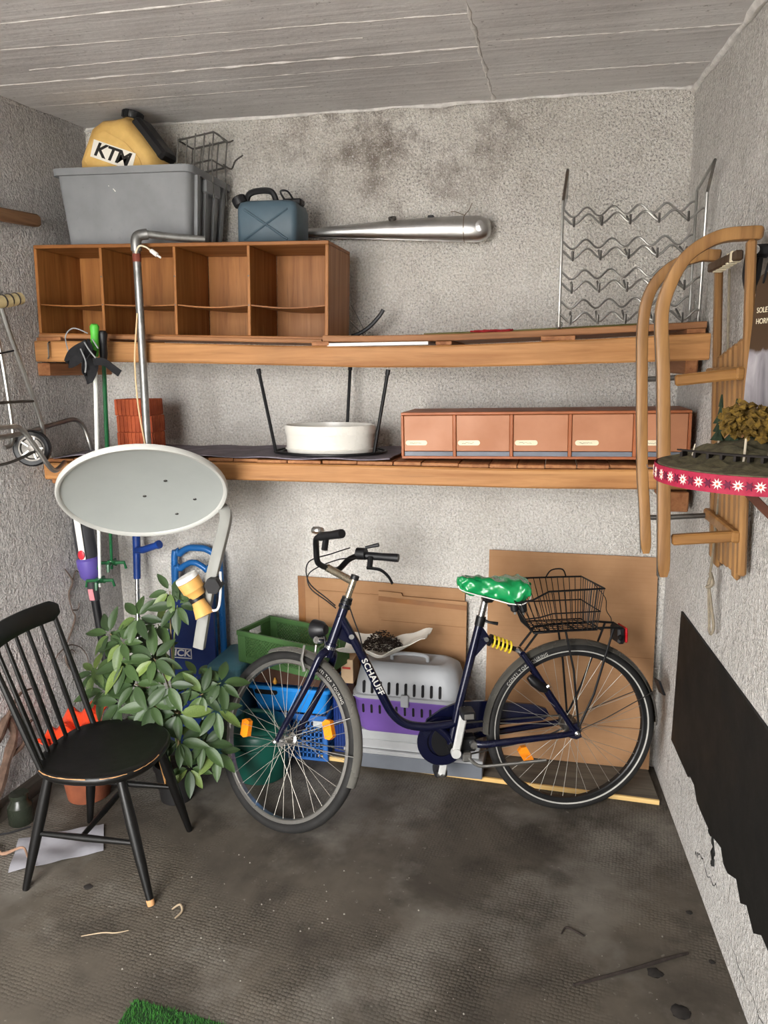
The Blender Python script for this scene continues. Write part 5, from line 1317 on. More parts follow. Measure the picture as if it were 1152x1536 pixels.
# green crate, turned a little
GA = Vector((.742,-.265,.4575)); ga = math.radians(-17); gx = Vector((math.cos(ga), math.sin(ga), 0)); gy = Vector((-math.sin(ga), math.cos(ga), 0)); gz = Vector((0,0,1))
gc = Thing('green_crate', 'open green plastic crate with perforated sides at the back left', 'crate', GA+gx*.25+gy*.12)
GL, GD, GH = .45, .235, .150
def gp(a, b, c): return GA+gx*a+gy*b+gz*c
def gbox(m, lo, hi, bev=0.002):
    X = Matrix(((gx.x,gy.x,0,GA.x),(gx.y,gy.y,0,GA.y),(0,0,1,GA.z),(0,0,0,1))); return m.box(lo, hi, bev, X)
gbox(gc.w(), (0,0,0), (GL,GD,.006)).build('base', M_GC, gc.o)
for nm, lo, hi in (('front_rim',(-.004,-.004,GH-.022),(GL+.004,.010,GH)), ('back_rim',(-.004,GD-.010,GH-.022),(GL+.004,GD+.004,GH)), ('front_sill',(0,0,.006),(GL,.008,.03)), ('back_sill',(0,GD-.008,.006),(GL,GD,.03))):
    gbox(gc.w(), lo, hi).build(nm, M_GC, gc.o)
for a in (0, GL-.045):
    gbox(gc.w(), (a,-.002,.006), (a+.045,.008,GH-.022)).build('corner_post', M_GC, gc.o); gbox(gc.w(), (a,GD-.008,.006), (a+.045,GD+.002,GH-.022)).build('corner_post', M_GC, gc.o)
for a in (0, GL-.008):
    gbox(gc.w(), (a,.010,.006), (a+.008,GD-.010,GH-.060)).build('side_wall', M_GC, gc.o)
    gbox(gc.w(), (a-.003,.010,GH-.022), (a+.011,GD-.010,GH)).build('side_rim', M_GC, gc.o)
    for b in (.010, GD-.075): gbox(gc.w(), (a,b,GH-.060), (a+.008,b+.065,GH-.022)).build('side_wall', M_GC, gc.o)
lattice(gc, 'front_lattice', M_GC, gp(.045,.004,.03), gx, gz, GL-.09, GH-.052, .004, 22, True)
lattice(gc, 'back_lattice', M_GC, gp(.045,GD-.004,.03), gx, gz, GL-.09, GH-.052, .004, 22, True)
# perforated blue crate at the bottom
bc = Thing('blue_crate', 'perforated mid blue crate standing on the floor behind the front wheel', 'crate', (.98,-.14,0))
bc.w().box((.80,-.262,.0),(1.155,-.027,.012),.003).build('base', M_BC2, bc.o)
for lo, hi, nm in (((.80,-.262,.195),(1.155,-.252,.222),'rim'),((.80,-.037,.195),(1.155,-.027,.222),'rim'),((.80,-.252,.195),(.81,-.037,.222),'rim'),((1.145,-.252,.195),(1.155,-.037,.222),'rim'),
                   ((.80,-.264,.012),(.822,-.242,.195),'corner_post'),((1.133,-.264,.012),(1.155,-.242,.195),'corner_post'),((.80,-.049,.012),(.822,-.027,.195),'corner_post'),((1.133,-.049,.012),(1.155,-.027,.195),'corner_post')):
    bc.w().box(lo, hi, .003).build(nm, M_BC2, bc.o)
lattice(bc, 'front_grid', M_BC2, (.822,-.257,.012), (1,0,0), (0,0,1), .311, .183, .006, (16,7), False)
lattice(bc, 'side_grid', M_BC2, (1.150,-.242,.012), (0,1,0), (0,0,1), .193, .183, .006, (10,7), False)
lattice(bc, 'side_grid', M_BC2, (.805,-.242,.012), (0,1,0), (0,0,1), .193, .183, .006, (10,7), False)
lattice(bc, 'back_grid', M_BC2, (.822,-.032,.012), (1,0,0), (0,0,1), .311, .183, .006, (16,7), False)
bc.w().box((1.09,-.267,.172),(1.135,-.2635,.200),.001).build('label_plate', mat('grey_label','b9bdbf',.5,0,.2,60), bc.o)
# bright blue crate on it
bb = Thing('blue_crate', 'bright blue plastic crate with grip slot stacked on the perforated crate', 'crate', (.98,-.14,.223))
def brr(hx, hy, z): return [(.975+x, -.146+y, z) for x, y, _ in rrect(hx, hy-.010, .02, 0)]
bb.w().loft([brr(.165,.105,.2235), brr(.188,.124,.345), brr(.186,.122,.345), brr(.162,.102,.228)]).build('body', M_BC, bb.o, 40)
bb.w().loft([brr(.188,.124,.330), brr(.196,.131,.332), brr(.196,.131,.348), brr(.184,.120,.348), brr(.184,.120,.330), brr(.188,.124,.330)], cap=False).build('rim', M_BC, bb.o, 40)
m = bb.w(); X = frame((.865,-.146-.112,.318),(1,0,0),(0,-.15,1)); m.loft([[(a, b, z) for a, b, _ in rrect(.055,.012,.0115,0,4)] for z in (-.004,.0035)], X=X); m.build('grip_slot', M_HOLE, bb.o)
# brown carton between
m = MB(); m.box((.80,-.235,.3500),(1.16,-.035,.4555),.002); solo(m, 'brown_carton', mat('dark_brown_carton','4a3022',.8,0,.25,10), 'dark brown carton squeezed between the blue and green crates', 'carton')
m = MB(); m.lathe([(.0,0),(.008,.002),(.010,.012),(.006,.022),(.004,.03),(.0,.03)], 12, Matrix.Translation((.905,-.243,.352)))  # added amber form standing for an orange spot by the carton
solo(m, 'amber_spot', mat('amber_tone','e0a23c',.3,0,.1), 'tiny amber bulb on the blue crate rim before the brown carton', 'spot')
# dark navy box to the right
m = Thing('navy_box', 'tall navy plastic box between the blue crates and the flat boxes', 'box', (1.2,-.14,.02))
m.w().box((1.165,-.20,.0195),(1.235,-.075,.36),.006).build('body', M_NAVY, m.o)
for i in range(5): m.w().box((1.172+i*.0125,-.204,.04),(1.178+i*.0125,-.2,.34),.001).build('rib', M_NAVY, m.o)
# green bucket
bk = Thing('green_bucket', 'dark green round lidded plastic bucket on the floor seen through the front wheel', 'bucket', (.885,-.40,0))
m = bk.l(); m.lathe([(.0,0),(.112,0),(.118,.006),(.126,.12),(.130,.185),(.0,.185)], 40); m.build('body', M_BKT, bk.o, 40)
m = bk.l(); m.lathe([(.0,.252),(.10,.250),(.118,.244),(.130,.228),(.134,.20),(.134,.186),(.0,.186)], 40); ld = m.build('shoulder', M_BKT, bk.o, 40)
m = bk.l(); m.tube(curve([(-.10,-.085,.222),(-.06,-.122,.232),(0,-.136,.235),(.06,-.122,.232),(.10,-.085,.222)],6), .006, 8); m.build('ridge', M_BKT, ld)
m = bk.l(); m.tube(curve([(-.05,-.125,.168),(0,-.134,.160),(.05,-.125,.168)],6), .006, 8); m.build('ridge', M_BKT, bk.o)
m = bk.l(); m.tube(curve([(-.075,.0,.248),(-.06,0,.285),(0,0,.295),(.06,0,.285),(.075,0,.248)],5), .009, 8); m.build('handle', M_BKT, bk.o)
# red lettered carton edge behind the frame
m = Thing('white_carton', 'small pale carton with red print behind the bicycle down tube', 'carton', (1.235,-.14,.42))
m.w().box((1.19,-.20,.3625),(1.285,-.07,.50),.002).build('box', mat('pale_carton','bfae98',.8,0,.1), m.o) if False else m.w().box((1.205,-.190,.3612),(1.262,-.08,.475),.002).build('box', mat('pale_carton','b89c7c',.8,0,.1), m.o)
m.w().box((1.212,-.1912,.43),(1.25,-.190,.44)).build('red_print', mat('red_print','a83228',.7,0,.1), m.o)

# ------------------------------------------------------------------ the bicycle (own axes: X forward, Y to the rider's left, Z up)
M_FR = mat('navy_frame_paint','0b0e28',.2,.25,.12,10,spec=.6); M_TYRE = mat('black_tyre','1b1a19',.75,0,.25,14,.15,200); M_RIM = mat('alloy_rim','a3a19c',.32,.9,.15,20)
M_FEN = mat('smoked_grey_fender','6c6a64',.28,.2,.2,6); M_ORG = mat('orange_reflector','f08a1c',.25,0,.08,30); M_YEL = mat('yellow_spring','e0c22c',.35,0,.1,20); M_SADC = mat('green_plastic_cover','0e8a4c',.22,0,.12,8,.25,22,spec=.6)
M_SPK = mat('dull_spoke','a8a49a',.5,.7,.15,20); M_RIMK = mat('dark_rim_wall','2a2a2b',.4,.5,.2,20); M_WBAND = mat('pale_reflective_band','b4b2ac',.5,.1,.12,30)
BM = Matrix(((-.9492,.3133,-.0283,2.228),(-.3146,-.9454,.0853,-.41),(0,.0899,.996,.0015),(0,0,0,1)))
bm_ = Matrix(BM)
# orthonormalise
bx_ = Vector((-.9492,-.3146,0)).normalized(); bz_ = Vector((-.0283,.0853,.996)); bz_ = (bz_-bx_*bz_.dot(bx_)).normalized(); by_ = bz_.cross(bx_)
BM = Matrix(((bx_.x,by_.x,bz_.x,2.228),(bx_.y,by_.y,bz_.y,-.41),(bx_.z,by_.z,bz_.z,.0025),(0,0,0,1)))
bike = Thing('bicycle', 'navy blue step-through city bicycle with green saddle cover and rear wire basket', 'bicycle', M=BM)
B = bike.o
WR = .346
RX90 = Matrix.Rotation(-PI/2,4,'X')     # lathe axis Z -> wheel axle Y
def place(o, M):
    o.matrix_local = M; return o
def arc_text(body, r, a0, size, side, flip=False):
    m = MB(); a = a0
    for chh in body:
        if chh == ' ': a += size*.5/r; continue
        vs, fs = text_geo(chh, size, .0003, 'CENTER'); w = (max(v[0] for v in vs)-min(v[0] for v in vs)) if vs else size*.4
        a += (w/2+size*.1)/r
        X = frame((r*math.cos(a), side, r*math.sin(a)), (-math.sin(a), 0, math.cos(a)), (math.cos(a), 0, math.sin(a)))
        m.add(vs, fs, X); a += (w/2+size*.1)/r
    return m
def wheel(name, M, seed, text_a, refl, band, rimm=None):
    m = MB()
    m.lathe([(WR-.052,-.010),(WR-.048,-.0135),(WR-.034,-.0135),(WR-.032,-.009),(WR-.042,-.006),(WR-.042,.006),(WR-.032,.009),(WR-.034,.0135),(WR-.048,.0135),(WR-.052,.010),(WR-.052,-.010)], 72, RX90)
    w = place(m.build(name, rimm or M_RIM, B, 40), M)
    m = MB(); P = []
    for k in range(13):
        a = PI*.92*(k/12*2-1); P.append((WR-.0205+.0205*math.cos(a), .0205*math.sin(a)))
    P = [(WR-.038,-.012)]+P+[(WR-.038,.012)]
    m.lathe(P+[P[0]], 96, RX90); ty = m.build('tyre', M_TYRE, w, 50)
    if band:
        for sg in (1, -1):
            m = MB(); m.lathe([(WR-.0335,sg*.0172),(WR-.0285,sg*.0192),(WR-.0285,sg*.0200),(WR-.0335,sg*.0180),(WR-.0335,sg*.0172)], 96, RX90); m.build('reflective_band', M_WBAND, w, 50)
    else:
        for sg in (1,): pass
    if text_a is not None:
        m = arc_text('CONTI TOP TOURING', WR-.026, text_a, .0165, .0207); m.build('tyre_lettering', M_WBAND, w)
    m = MB(); m.lathe([(.0,-.062),(.006,-.062),(.006,-.036),(.023,-.036),(.025,-.031),(.015,-.027),(.014,.027),(.025,.031),(.023,.036),(.006,.036),(.006,.062),(.0,.062)], 20, RX90)
    m.build('hub', M_CHROME, w, 40)
    sp = {}
    for sd_ in (1, -1):
        for cr_ in (1, -1):
            m = MB(); a0 = 0; a1 = cr_*.62
            h = Vector((.0225*math.cos(a1*1.9), sd_*.033, .0225*math.sin(a1*1.9))); e = Vector((WR-.05, sd_*.003, 0))
            m.tube([h, e-(e-h).normalized()*.014, e], [.0009,.0009,.0014], 5); sp[sd_, cr_] = m.mesh('spoke', M_SPK)
    for k in range(36):
        sd_ = 1 if k % 2 else -1; cr_ = 1 if (k//2) % 2 else -1
        o = bpy.data.objects.new('spoke', sp[sd_, cr_]); COL.objects.link(o); o.parent = w
        o.rotation_euler = (0, k*2*PI/36+seed, 0)
    for a in refl:
        X = Matrix.Rotation(-a,4,'Y')@Matrix.Translation((.215,.0,0))
        m = MB(); m.loft([[(x, y, z) for x, y in ((-.019,-.030),(.0,-.038),(.019,-.030),(.019,.030),(.0,.038),(-.019,.030))] for z in (-.011,.011)], X=X@Matrix.Rotation(PI/2,4,'X')); m.build('reflector', M_ORG, w)
    return w
RW = wheel('rear_wheel', Matrix.Translation((0,0,WR)), .07, None, (-.52,), True, M_RIMK)
# steering assembly turned to the rider's right
SA0 = Vector((.95,0,.728)); SD = Vector((-.353,0,.935)).normalized()
ST = Matrix.Translation(SA0)@Matrix.Rotation(math.radians(-41),4,SD)@Matrix.Translation(-SA0)
HUB = Vector((1.147,0,.3475))
FW = wheel('front_wheel', ST@Matrix.Translation(HUB), .03, None, (.1, 2.85), False)
for w, a0 in ((RW, .62), (FW, 1.98)):
    arc_text('CONTI TOP TOURING', WR-.0215, a0, .017, .0212).build('tyre_lettering', M_WBAND, w)

def S(pts): return [ST@Vector(p) for p in pts]
HT = None
def SH_(pts): return [ST@HT@Vector(p) for p in pts]
# frame
def P2(l): return [(s_, 0, t) for s_, t in l]
m = bike.l(); m.tube([SA0+SD*-.018, SA0+SD*.165], .0185, 16); m.build('head_tube', M_FR, B)
m = bike.l(); m.tube(curve(P2([(.915,.842),(.83,.674),(.756,.511),(.716,.436),(.664,.393),(.585,.377),(.50,.382),(.455,.386)]),7), .0175, 16); dt = m.build('down_tube', M_FR, B)
m = bike.l(); m.tube(P2([(.488,.30),(.455,.454),(.365,.80)]), .0165, 16); m.build('seat_tube', M_FR, B)
m = bike.l(); m.tube(P2([(.368,.79),(.346,.878),(.338,.905)]), .0132, 14); m.build('seat_post', M_CHROME, B)
m = bike.l(); m.tube(P2([(.371,.775),(.362,.812)]), .0195, 16); cl = m.build('seat_clamp', M_BLACKM, B)
m = bike.l(); m.tube([(.35,.0,.795),(.335,.012,.790),(.30,.014,.783)], [.006,.005,.007], 8); m.build('quick_release', M_BLACKM, cl)
for sg in (1, -1):
    m = bike.l(); m.prism([(.362,.775),(.335,.735),(.336,.712),(.402,.640)], sg*.007-.003, sg*.007+.003, Matrix(((1,0,0,0),(0,0,-1,0),(0,1,0,0),(0,0,0,1)))); m.build('shock_bracket', M_FR, B)
# gusset between head tube and down tube
m = bike.l(); m.prism([(.935,.755),(.905,.80),(.868,.72)], -.003, .003, Matrix(((1,0,0,0),(0,0,-1,0),(0,1,0,0),(0,0,0,1)))); m.build('gusset', M_FR, B)
m = bike.l(); m.lathe([(.0,-.036),(.021,-.036),(.021,.036),(.0,.036)], 18, Matrix.Translation((.481,0,.292))@RX90); m.build('bottom_bracket', M_BLACKM, B)
m = bike.l(); m.tube(P2([(.545,.378),(.50,.335),(.478,.30)]), .0165, 12); m.build('bracket_stay', M_FR, B)
# lettering along the down tube
a_, b_ = Vector((.846,.0,.706)), Vector((.742,.0,.484)); d_ = (b_-a_).normalized()
X = frame(tuple((a_+b_)/2+Vector((0,.0185,0))), tuple(d_), (d_.z*-1*-1, 0, -d_.x))
if X.to_3x3().col[2].y < 0: X = frame(tuple((a_+b_)/2+Vector((0,.0185,0))), tuple(d_), (-d_.z, 0, d_.x))
vs, fs = text_geo('SCHAUFF', .037, .0006, 'CENTER', .0008, 0, 1.05)
m = bike.l(); m.add(vs, fs, X@Matrix.Scale(.86,4,(0,1,0))); m.build('lettering', M_WBAND, dt, label='silver capital letters along the tube')
m = bike.l(); m.lathe([(.0,0),(.010,0),(.010,.001),(.0,.001)], 16, Matrix.Translation((.872,.0178,.757))@RX90); m.build('badge', M_CHROME, dt)
# swing arm
for sg in (1, -1):
    m = bike.l(); m.tube([(.405,sg*.03,.309),(.36,sg*.05,.312),(.05,sg*.062,.338),(.0,sg*.062,.346)], [.0145,.0145,.012,.012], 12); m.build('chain_stay', M_FR, B)
    m = bike.l(); m.tube([(.205,sg*.030,.662),(.17,sg*.045,.61),(.02,sg*.062,.372),(.0,sg*.062,.346)], [.012,.011,.011,.012], 12); m.build('seat_stay', M_FR, B)
    m = bike.l(); m.prism([(-.022,.326),(-.005,.385),(.028,.372),(.03,.328),(.0,.318)], sg*.062-.004, sg*.062+.004, Matrix(((1,0,0,0),(0,0,-1,0),(0,1,0,0),(0,0,0,1)))); m.build('dropout', M_FR, B)
    m = bike.l(); m.lathe([(.0,0),(.010,0),(.010,.010),(.006,.012),(.0,.018)], 12, Matrix.Translation((0,sg*.068,WR))@(RX90 if sg > 0 else Matrix.Rotation(PI/2,4,'X'))); m.build('axle_nut', M_CHROME, B)
m = bike.l(); m.tube([(.205,-.034,.662),(.205,.034,.662)], .012, 12); m.build('stay_bridge', M_FR, B)
m = bike.l(); m.lathe([(.0,-.05),(.014,-.05),(.016,-.045),(.016,.045),(.014,.05),(.0,.05)], 14, Matrix.Translation((.405,0,.309))@RX90); m.build('pivot_bolt', M_CHROME, B)
m = bike.l(); m.box((.39,-.03,.275),(.47,.03,.335),.008); m.build('pivot_block', M_BLACKM, B)
# rear shock with yellow spring
sa, sb = Vector((.345,0,.722)), Vector((.222,0,.672)); sdv = (sb-sa).normalized()
m = bike.l(); m.tube([sa, sb], .009, 10); sh = m.build('shock_damper', M_BLACKM, B)
u1 = sdv.orthogonal().normalized(); u2 = sdv.cross(u1); P = []
for k in range(5*16+1):
    t = k/(5*16); a = 2*PI*5*t; P.append(sa+sdv*(.022+.088*t)+(u1*math.cos(a)+u2*math.sin(a))*.0215)
m = bike.l(); m.tube(P, .0042, 8); m.build('coil_spring', M_YEL, sh)
for c in (sa, sb):
    m = bike.l(); m.lathe([(.0,-.018),(.009,-.018),(.009,.018),(.0,.018)], 12, Matrix.Translation(c)@RX90); m.build('shock_bolt', M_CHROME, sh)
m = bike.l(); m.tube([sa+sdv*.014, sa+sdv*.022], .024, 16); m.build('spring_collar', M_BLACKM, sh)
# cranks, chain guard, chain
m = bike.l(); Xp = Matrix(((1,0,0,0),(0,0,-1,0),(0,1,0,0),(0,0,0,1)))
disc_ = [(.535+.098*math.cos(k*PI/20), .295+.098*math.sin(k*PI/20)) for k in range(40)]
gp_ = [(.605,.32),(.575,.385),(.515,.425),(.44,.452),(.33,.450),(.14,.425),(.085,.405),(.07,.375),(.10,.355),(.33,.345),(.42,.335),(.45,.30),(.44,.24),(.49,.205),(.545,.20),(.59,.235)]
m.prism(gp_, .052, .060, Xp) if False else m.prism(gp_, .050, .064, Xp @ Matrix.Translation((0,0,0)))
cgu = m.build('chain_guard', M_FR, B)
for o in (cgu,): o.location.y = -.0
m = bike.l(); m.lathe([(.062,-.004),(.098,-.004),(.102,.0),(.098,.006),(.062,.006),(.062,-.004)], 40, Matrix.Translation((.515,-.046,.295))@RX90); m.build('chainring_guard', M_FR, B)
m = bike.l(); m.lathe([(.0,-.002),(.072,-.002),(.072,.002),(.0,.002)], 36, Matrix.Translation((.487,-.050,.292))@RX90); m.build('chainring', M_BLACKM, B)
for (p, q2, y, nm) in (((.481,.292),(.446,.470),.066,'crank_arm'), ((.481,.292),(.512,.132),-.078,'crank_arm')):
    m = bike.l(); m.bar((p[0],y,p[1]), (q2[0],y+(.012 if y > 0 else -.012),q2[1]), .014, .031, (1,0,.2), .005)
    m.lathe([(.0,-.012),(.019,-.012),(.019,.012),(.0,.012)], 16, Matrix.Translation((p[0],y,p[1]))@RX90)
    cr_ = m.build(nm, M_STEEL if False else mat('bright_alloy','c9c9c6',.35,.25,.1,20) if y > 0 else bpy.data.materials['bright_alloy'], B)
    yp = y+(.055 if y > 0 else -.055)
    m = bike.l(); m.box((q2[0]-.026,yp-.036,q2[1]-.016),(q2[0]+.026,yp+.036,q2[1]+.016),.006); m.build('pedal', M_BLACKP, B)
    m = bike.l(); m.box((q2[0]-.018,yp+.0365,q2[1]-.010),(q2[0]+.018,yp+.039,q2[1]+.010),.001); m.build('pedal_end', M_CHROME, B)
    m = bike.l(); m.tube([(q2[0],y,q2[1]),(q2[0],yp,q2[1])], .008, 10); m.build('pedal_axle', M_CHROME, B)
m = bike.l(); m.tube([(.47,-.046,.365),(.02,-.046,.376)], .004, 6); m.build('chain', M_DSTEEL, B)
m = bike.l(); m.tube([(.47,-.046,.222),(.10,-.046,.285),(.02,-.046,.318)], .004, 6); m.build('chain', M_DSTEEL, B)
m = bike.l(); m.lathe([(.0,-.008),(.034,-.008),(.034,.008),(.0,.008)], 24, Matrix.Translation((0,-.046,WR))@RX90); m.build('sprocket', M_DSTEEL, B)
m = bike.l(); m.lathe([(.0,-.04),(.030,-.04),(.034,-.03),(.034,.03),(.030,.04),(.0,.04)], 24, Matrix.Translation((0,0,WR))@RX90); m.build('gear_hub', M_DSTEEL, B)
# kickstand folded back
m = bike.l(); m.tube(curve([(.425,.05,.262),(.405,.055,.240),(.375,.06,.229),(.30,.066,.233),(.20,.072,.240),(.125,.078,.246)],5), .0068, 8); m.build('kickstand', M_STEEL, B)
m = bike.l(); m.box((.415,.015,.245),(.452,.055,.283),.006); m.build('kickstand_block', M_STEEL, B)
# fenders
def fender(name, M, a0, a1, mt, hw=.027):
    m = MB(); n = 40; R0 = WR+.014; rings = []
    for i in range(n+1):
        a = a0+(a1-a0)*i/n; sec = []
        for k in range(7):
            b = (k/6*2-1); sec.append(((R0-.016*b*b*1.0)*1.0, b*hw))
        sec2 = [(r-.0018, y*.97) for r, y in sec[::-1]]
        rings.append([(r*math.cos(a), y, r*math.sin(a)) for r, y in sec+sec2])
    m.loft(rings); return place(m.build(name, mt, B, 50), M)
rf = fender('rear_fender', Matrix.Translation((0,0,WR)), -.02, PI-.45-.03+.50, mat('dark_smoked_fender','4b4944',.25,.2,.2,6))
ff = fender('front_fender', ST@Matrix.Translation(HUB), PI+.38, 1.28, M_FEN)
m = MB(); m.hexa([(-.375,-.022,.115),(-.385,-.022,.115),(-.385,.022,.115),(-.375,.022,.115),(-.352,-.022,.175),(-.362,-.022,.175),(-.362,.022,.175),(-.352,.022,.175)]); place(m.build('fender_reflector', M_BLACKP, B), Matrix.Translation((0,0,WR)))
for sg in (1, -1):
    m = MB(); m.tube([(0,sg*.060,0),(-.12,sg*.062,.05),(-.325,sg*.032,.135)], .0022, 6); place(m.build('fender_stay', M_DSTEEL, B), Matrix.Translation((0,0,WR)))
    for a in (PI+.05, PI-.35):
        m = MB(); m.tube([(0,sg*.058,0),((WR+.0)*math.cos(a),sg*.030,(WR)*math.sin(a))], .0022, 6); place(m.build('fender_stay', M_CHROME, B), ST@Matrix.Translation(HUB))
# saddle
sad = []
def sring(x, w, zt, zb_):
    return [(x, w*math.cos(a), (zt+zb_)/2+(zt-zb_)/2*(abs(math.sin(a))**.8)*(1 if math.sin(a) > 0 else -1)) for a in [2*PI*k/20 for k in range(20)]]
prof = [(.458,.008,.962,.944),(.450,.026,.970,.922),(.42,.034,.974,.910),(.37,.042,.968,.896),(.32,.062,.962,.884),(.27,.092,.960,.872),(.225,.108,.962,.870),(.195,.104,.958,.888),(.180,.07,.948,.905),(.178,.03,.94,.915)]
def lerp_prof(t):
    k = t*(len(prof)-1); a = min(int(k), len(prof)-2); f = k-a; f = f*f*(3-2*f)*.4+f*.6
    return [prof[a][i]*(1-f)+prof[a+1][i]*f for i in range(4)]
rings = []; NS = 44
for r_i in range(41):
    t = r_i/40; x, w, zt, zb_ = lerp_prof(t); ring = []
    for k in range(NS):
        a = 2*PI*k/NS; c, s2 = math.cos(a), math.sin(a)
        wr2 = .0035*math.sin(t*26+3.0*a)+.0028*math.sin(t*47-5*a+1.3)+.002*math.sin(t*71+8*a)
        e = .55; cy_ = math.copysign(abs(c)**e, c)*w; cz_ = (zt+zb_)/2+(zt-zb_)/2*math.copysign(abs(s2)**.75, s2)
        if s2 < -.3: cz_ += .004*math.sin(t*19)
        g = min(1, 6*t, 6*(1-t)+.2); ring.append((x, cy_+wr2*c*g*1.2, cz_+wr2*s2*g))
    rings.append(ring)
m = bike.l(); m.loft(rings); sdl = m.build('saddle_cover', M_SADC, B, 70, 'shiny green plastic saddle cover')
P = []
for t in [i/20 for i in range(1, 20)]:
    x, w, zt, zb_ = lerp_prof(t); P.append((x, w*.93, zb_+.004))
m = bike.l(); m.tube(P, .0022, 6); m.build('cover_hem', M_WHITEM, sdl)
for x in (.255, .225):
    pass
for x, y in ((.245,.04),(.215,.055),(.235,-.05)):
    m = bike.l(); m.tube([(x,y,.885),(x-.005,y,.84),(x-.006,y,.835)], [.017,.015,.010], 12); m.build('saddle_spring', M_BLACKP, B)
    m = bike.l(); m.tube([(x-.006,y,.836),(x-.006,y,.824)], .005, 8); m.build('spring_bolt', M_CHROME, B)
m = bike.l(); m.box((.315,-.025,.868),(.358,.025,.905),.008); m.build('saddle_clamp', M_BLACKM, B)
# rack, basket, tail light
rk = []
m = bike.l()
for y in (-.05, .05): m.tube([(.16,y*.5,.742),(.13,y,.75),(-.12,y,.758),(-.19,y*.8,.752)], .0048, 8)
for x in (.10,.0,-.1,-.19): m.tube([(x,-.05 if x > -.15 else -.04,.752),(x,.05 if x > -.15 else .04,.752)], .004, 6)
m.build('rack_deck', M_BLACKM, B)
for sg in (1, -1):
    for p in ([(.04,sg*.05,.752),(.012,sg*.064,.60),(-.008,sg*.068,.37)], [(-.155,sg*.045,.75),(-.07,sg*.066,.50),(-.012,sg*.068,.375)], [(.145,sg*.03,.745),(.20,sg*.032,.675)]):
        m = bike.l(); m.tube(p, .0045, 8); m.build('rack_leg', M_BLACKM, B)
bt = [(.215,.135),(-.145,.155)]; z_t, z_b = .945, .762
def rectring(xa, xb, w, z, wb=None): return [(xa,-w,z),(xb,-(wb or w),z),(xb,(wb or w),z),(xa,w,z)]
top4 = [(.225,-.135,.95),(-.15,-.155,.928),(-.15,.155,.928),(-.02,.155,.935),(.08,.15,.915),(.16,.145,.88),(.235,.135,.87)]
topR = [Vector(p) for p in ((.245,-.115,.935),(-.085,-.125,.930),(-.085,.125,.930),(.13,.12,.925),(.19,.118,.895),(.255,.115,.885))]
botR = [Vector(p) for p in ((.180,-.085,z_b),(-.07,-.09,z_b),(-.07,.09,z_b),(.09,.088,z_b),(.135,.086,z_b),(.180,.085,z_b))]
m = bike.l(); m.tube(topR, .0038, 6, closed=True); bsk = m.build('rear_basket', M_BLACKM, B, 35, 'black wire basket on the rear rack')
for t in (.0, .45):
    m = bike.l(); m.tube([b.lerp(a, t) for a, b in zip(topR, botR)], .0028, 6, closed=True); m.build('basket_hoop', M_BLACKM, bsk)
def perim(R_, t):
    L_ = [(R_[(i+1) % 6]-R_[i]).length for i in range(6)]; tot = sum(L_); s_ = t*tot
    for i in range(6):
        if s_ <= L_[i]: return R_[i].lerp(R_[(i+1) % 6], s_/L_[i])
        s_ -= L_[i]
    return R_[0]
for k in range(46):
    # wire from the rim down to the floor of the basket
    p = perim(topR, k/46); i_t = k/46
    L_ = [(topR[(i+1) % 6]-topR[i]).length for i in range(6)]; tot = sum(L_); s_ = i_t*tot
    for i in range(6):
        if s_ <= L_[i]: q2 = botR[i].lerp(botR[(i+1) % 6], s_/L_[i]); break
        s_ -= L_[i]
    m = bike.l(); m.tube([p, q2], .0017, 5); m.build('basket_wire', M_BLACKM, bsk)
for k in range(9):
    x = .18-.25*k/8; m = bike.l(); m.tube([(x,-.085,z_b),(x,.085,z_b)], .0017, 5); m.build('basket_wire', M_BLACKM, bsk)
for k in range(7):
    y = -.08+.16*k/6; m = bike.l(); m.tube([(.18,y,z_b+.003),(-.07,y,z_b+.003)], .0017, 5); m.build('basket_wire', M_BLACKM, bsk)
m = bike.l(); m.tube(curve([(-.02,-.122,.93),(.0,-.11,.965),(.05,-.10,.965),(.07,-.115,.93)],5), .003, 6); m.build('basket_handle', M_BLACKM, bsk)
m = bike.l(); m.tube(curve([(-.085,.0,.93),(-.13,.02,.87),(-.135,.02,.82),(-.15,.03,.79),(-.15,.03,.77)],4), .0018, 5); m.build('loose_wire', M_BLACKM, bsk)
m = bike.l(); m.box((-.205,-.045,.685),(-.175,.045,.752),.008); tl_ = m.build('tail_light', M_BLACKP, B)
m = bike.l(); m.box((-.216,-.043,.69),(-.2055,.043,.75),.004); m.build('red_lens', mat('red_lens','b3141c',.2,0,.1), tl_)
m = bike.l(); m.lathe([(.0,0),(.010,0),(.010,.012),(.0,.014)], 12, Matrix.Translation((-.18,.046,.715))@RX90); m.build('lamp_screw', M_BLACKM, tl_)
# bottle dynamo on the rear stay
m = bike.l(); m.tube([(.185,.045,.575),(.165,.05,.555),(.135,.055,.532),(.118,.056,.520)], [.013,.020,.020,.012], 14); dy_ = m.build('brake_cylinder', M_BLACKM, B)
m = bike.l(); m.tube([(.125,.055,.527),(.108,.06,.54)], .009, 10); m.build('brake_knob', M_CHROME, dy_)
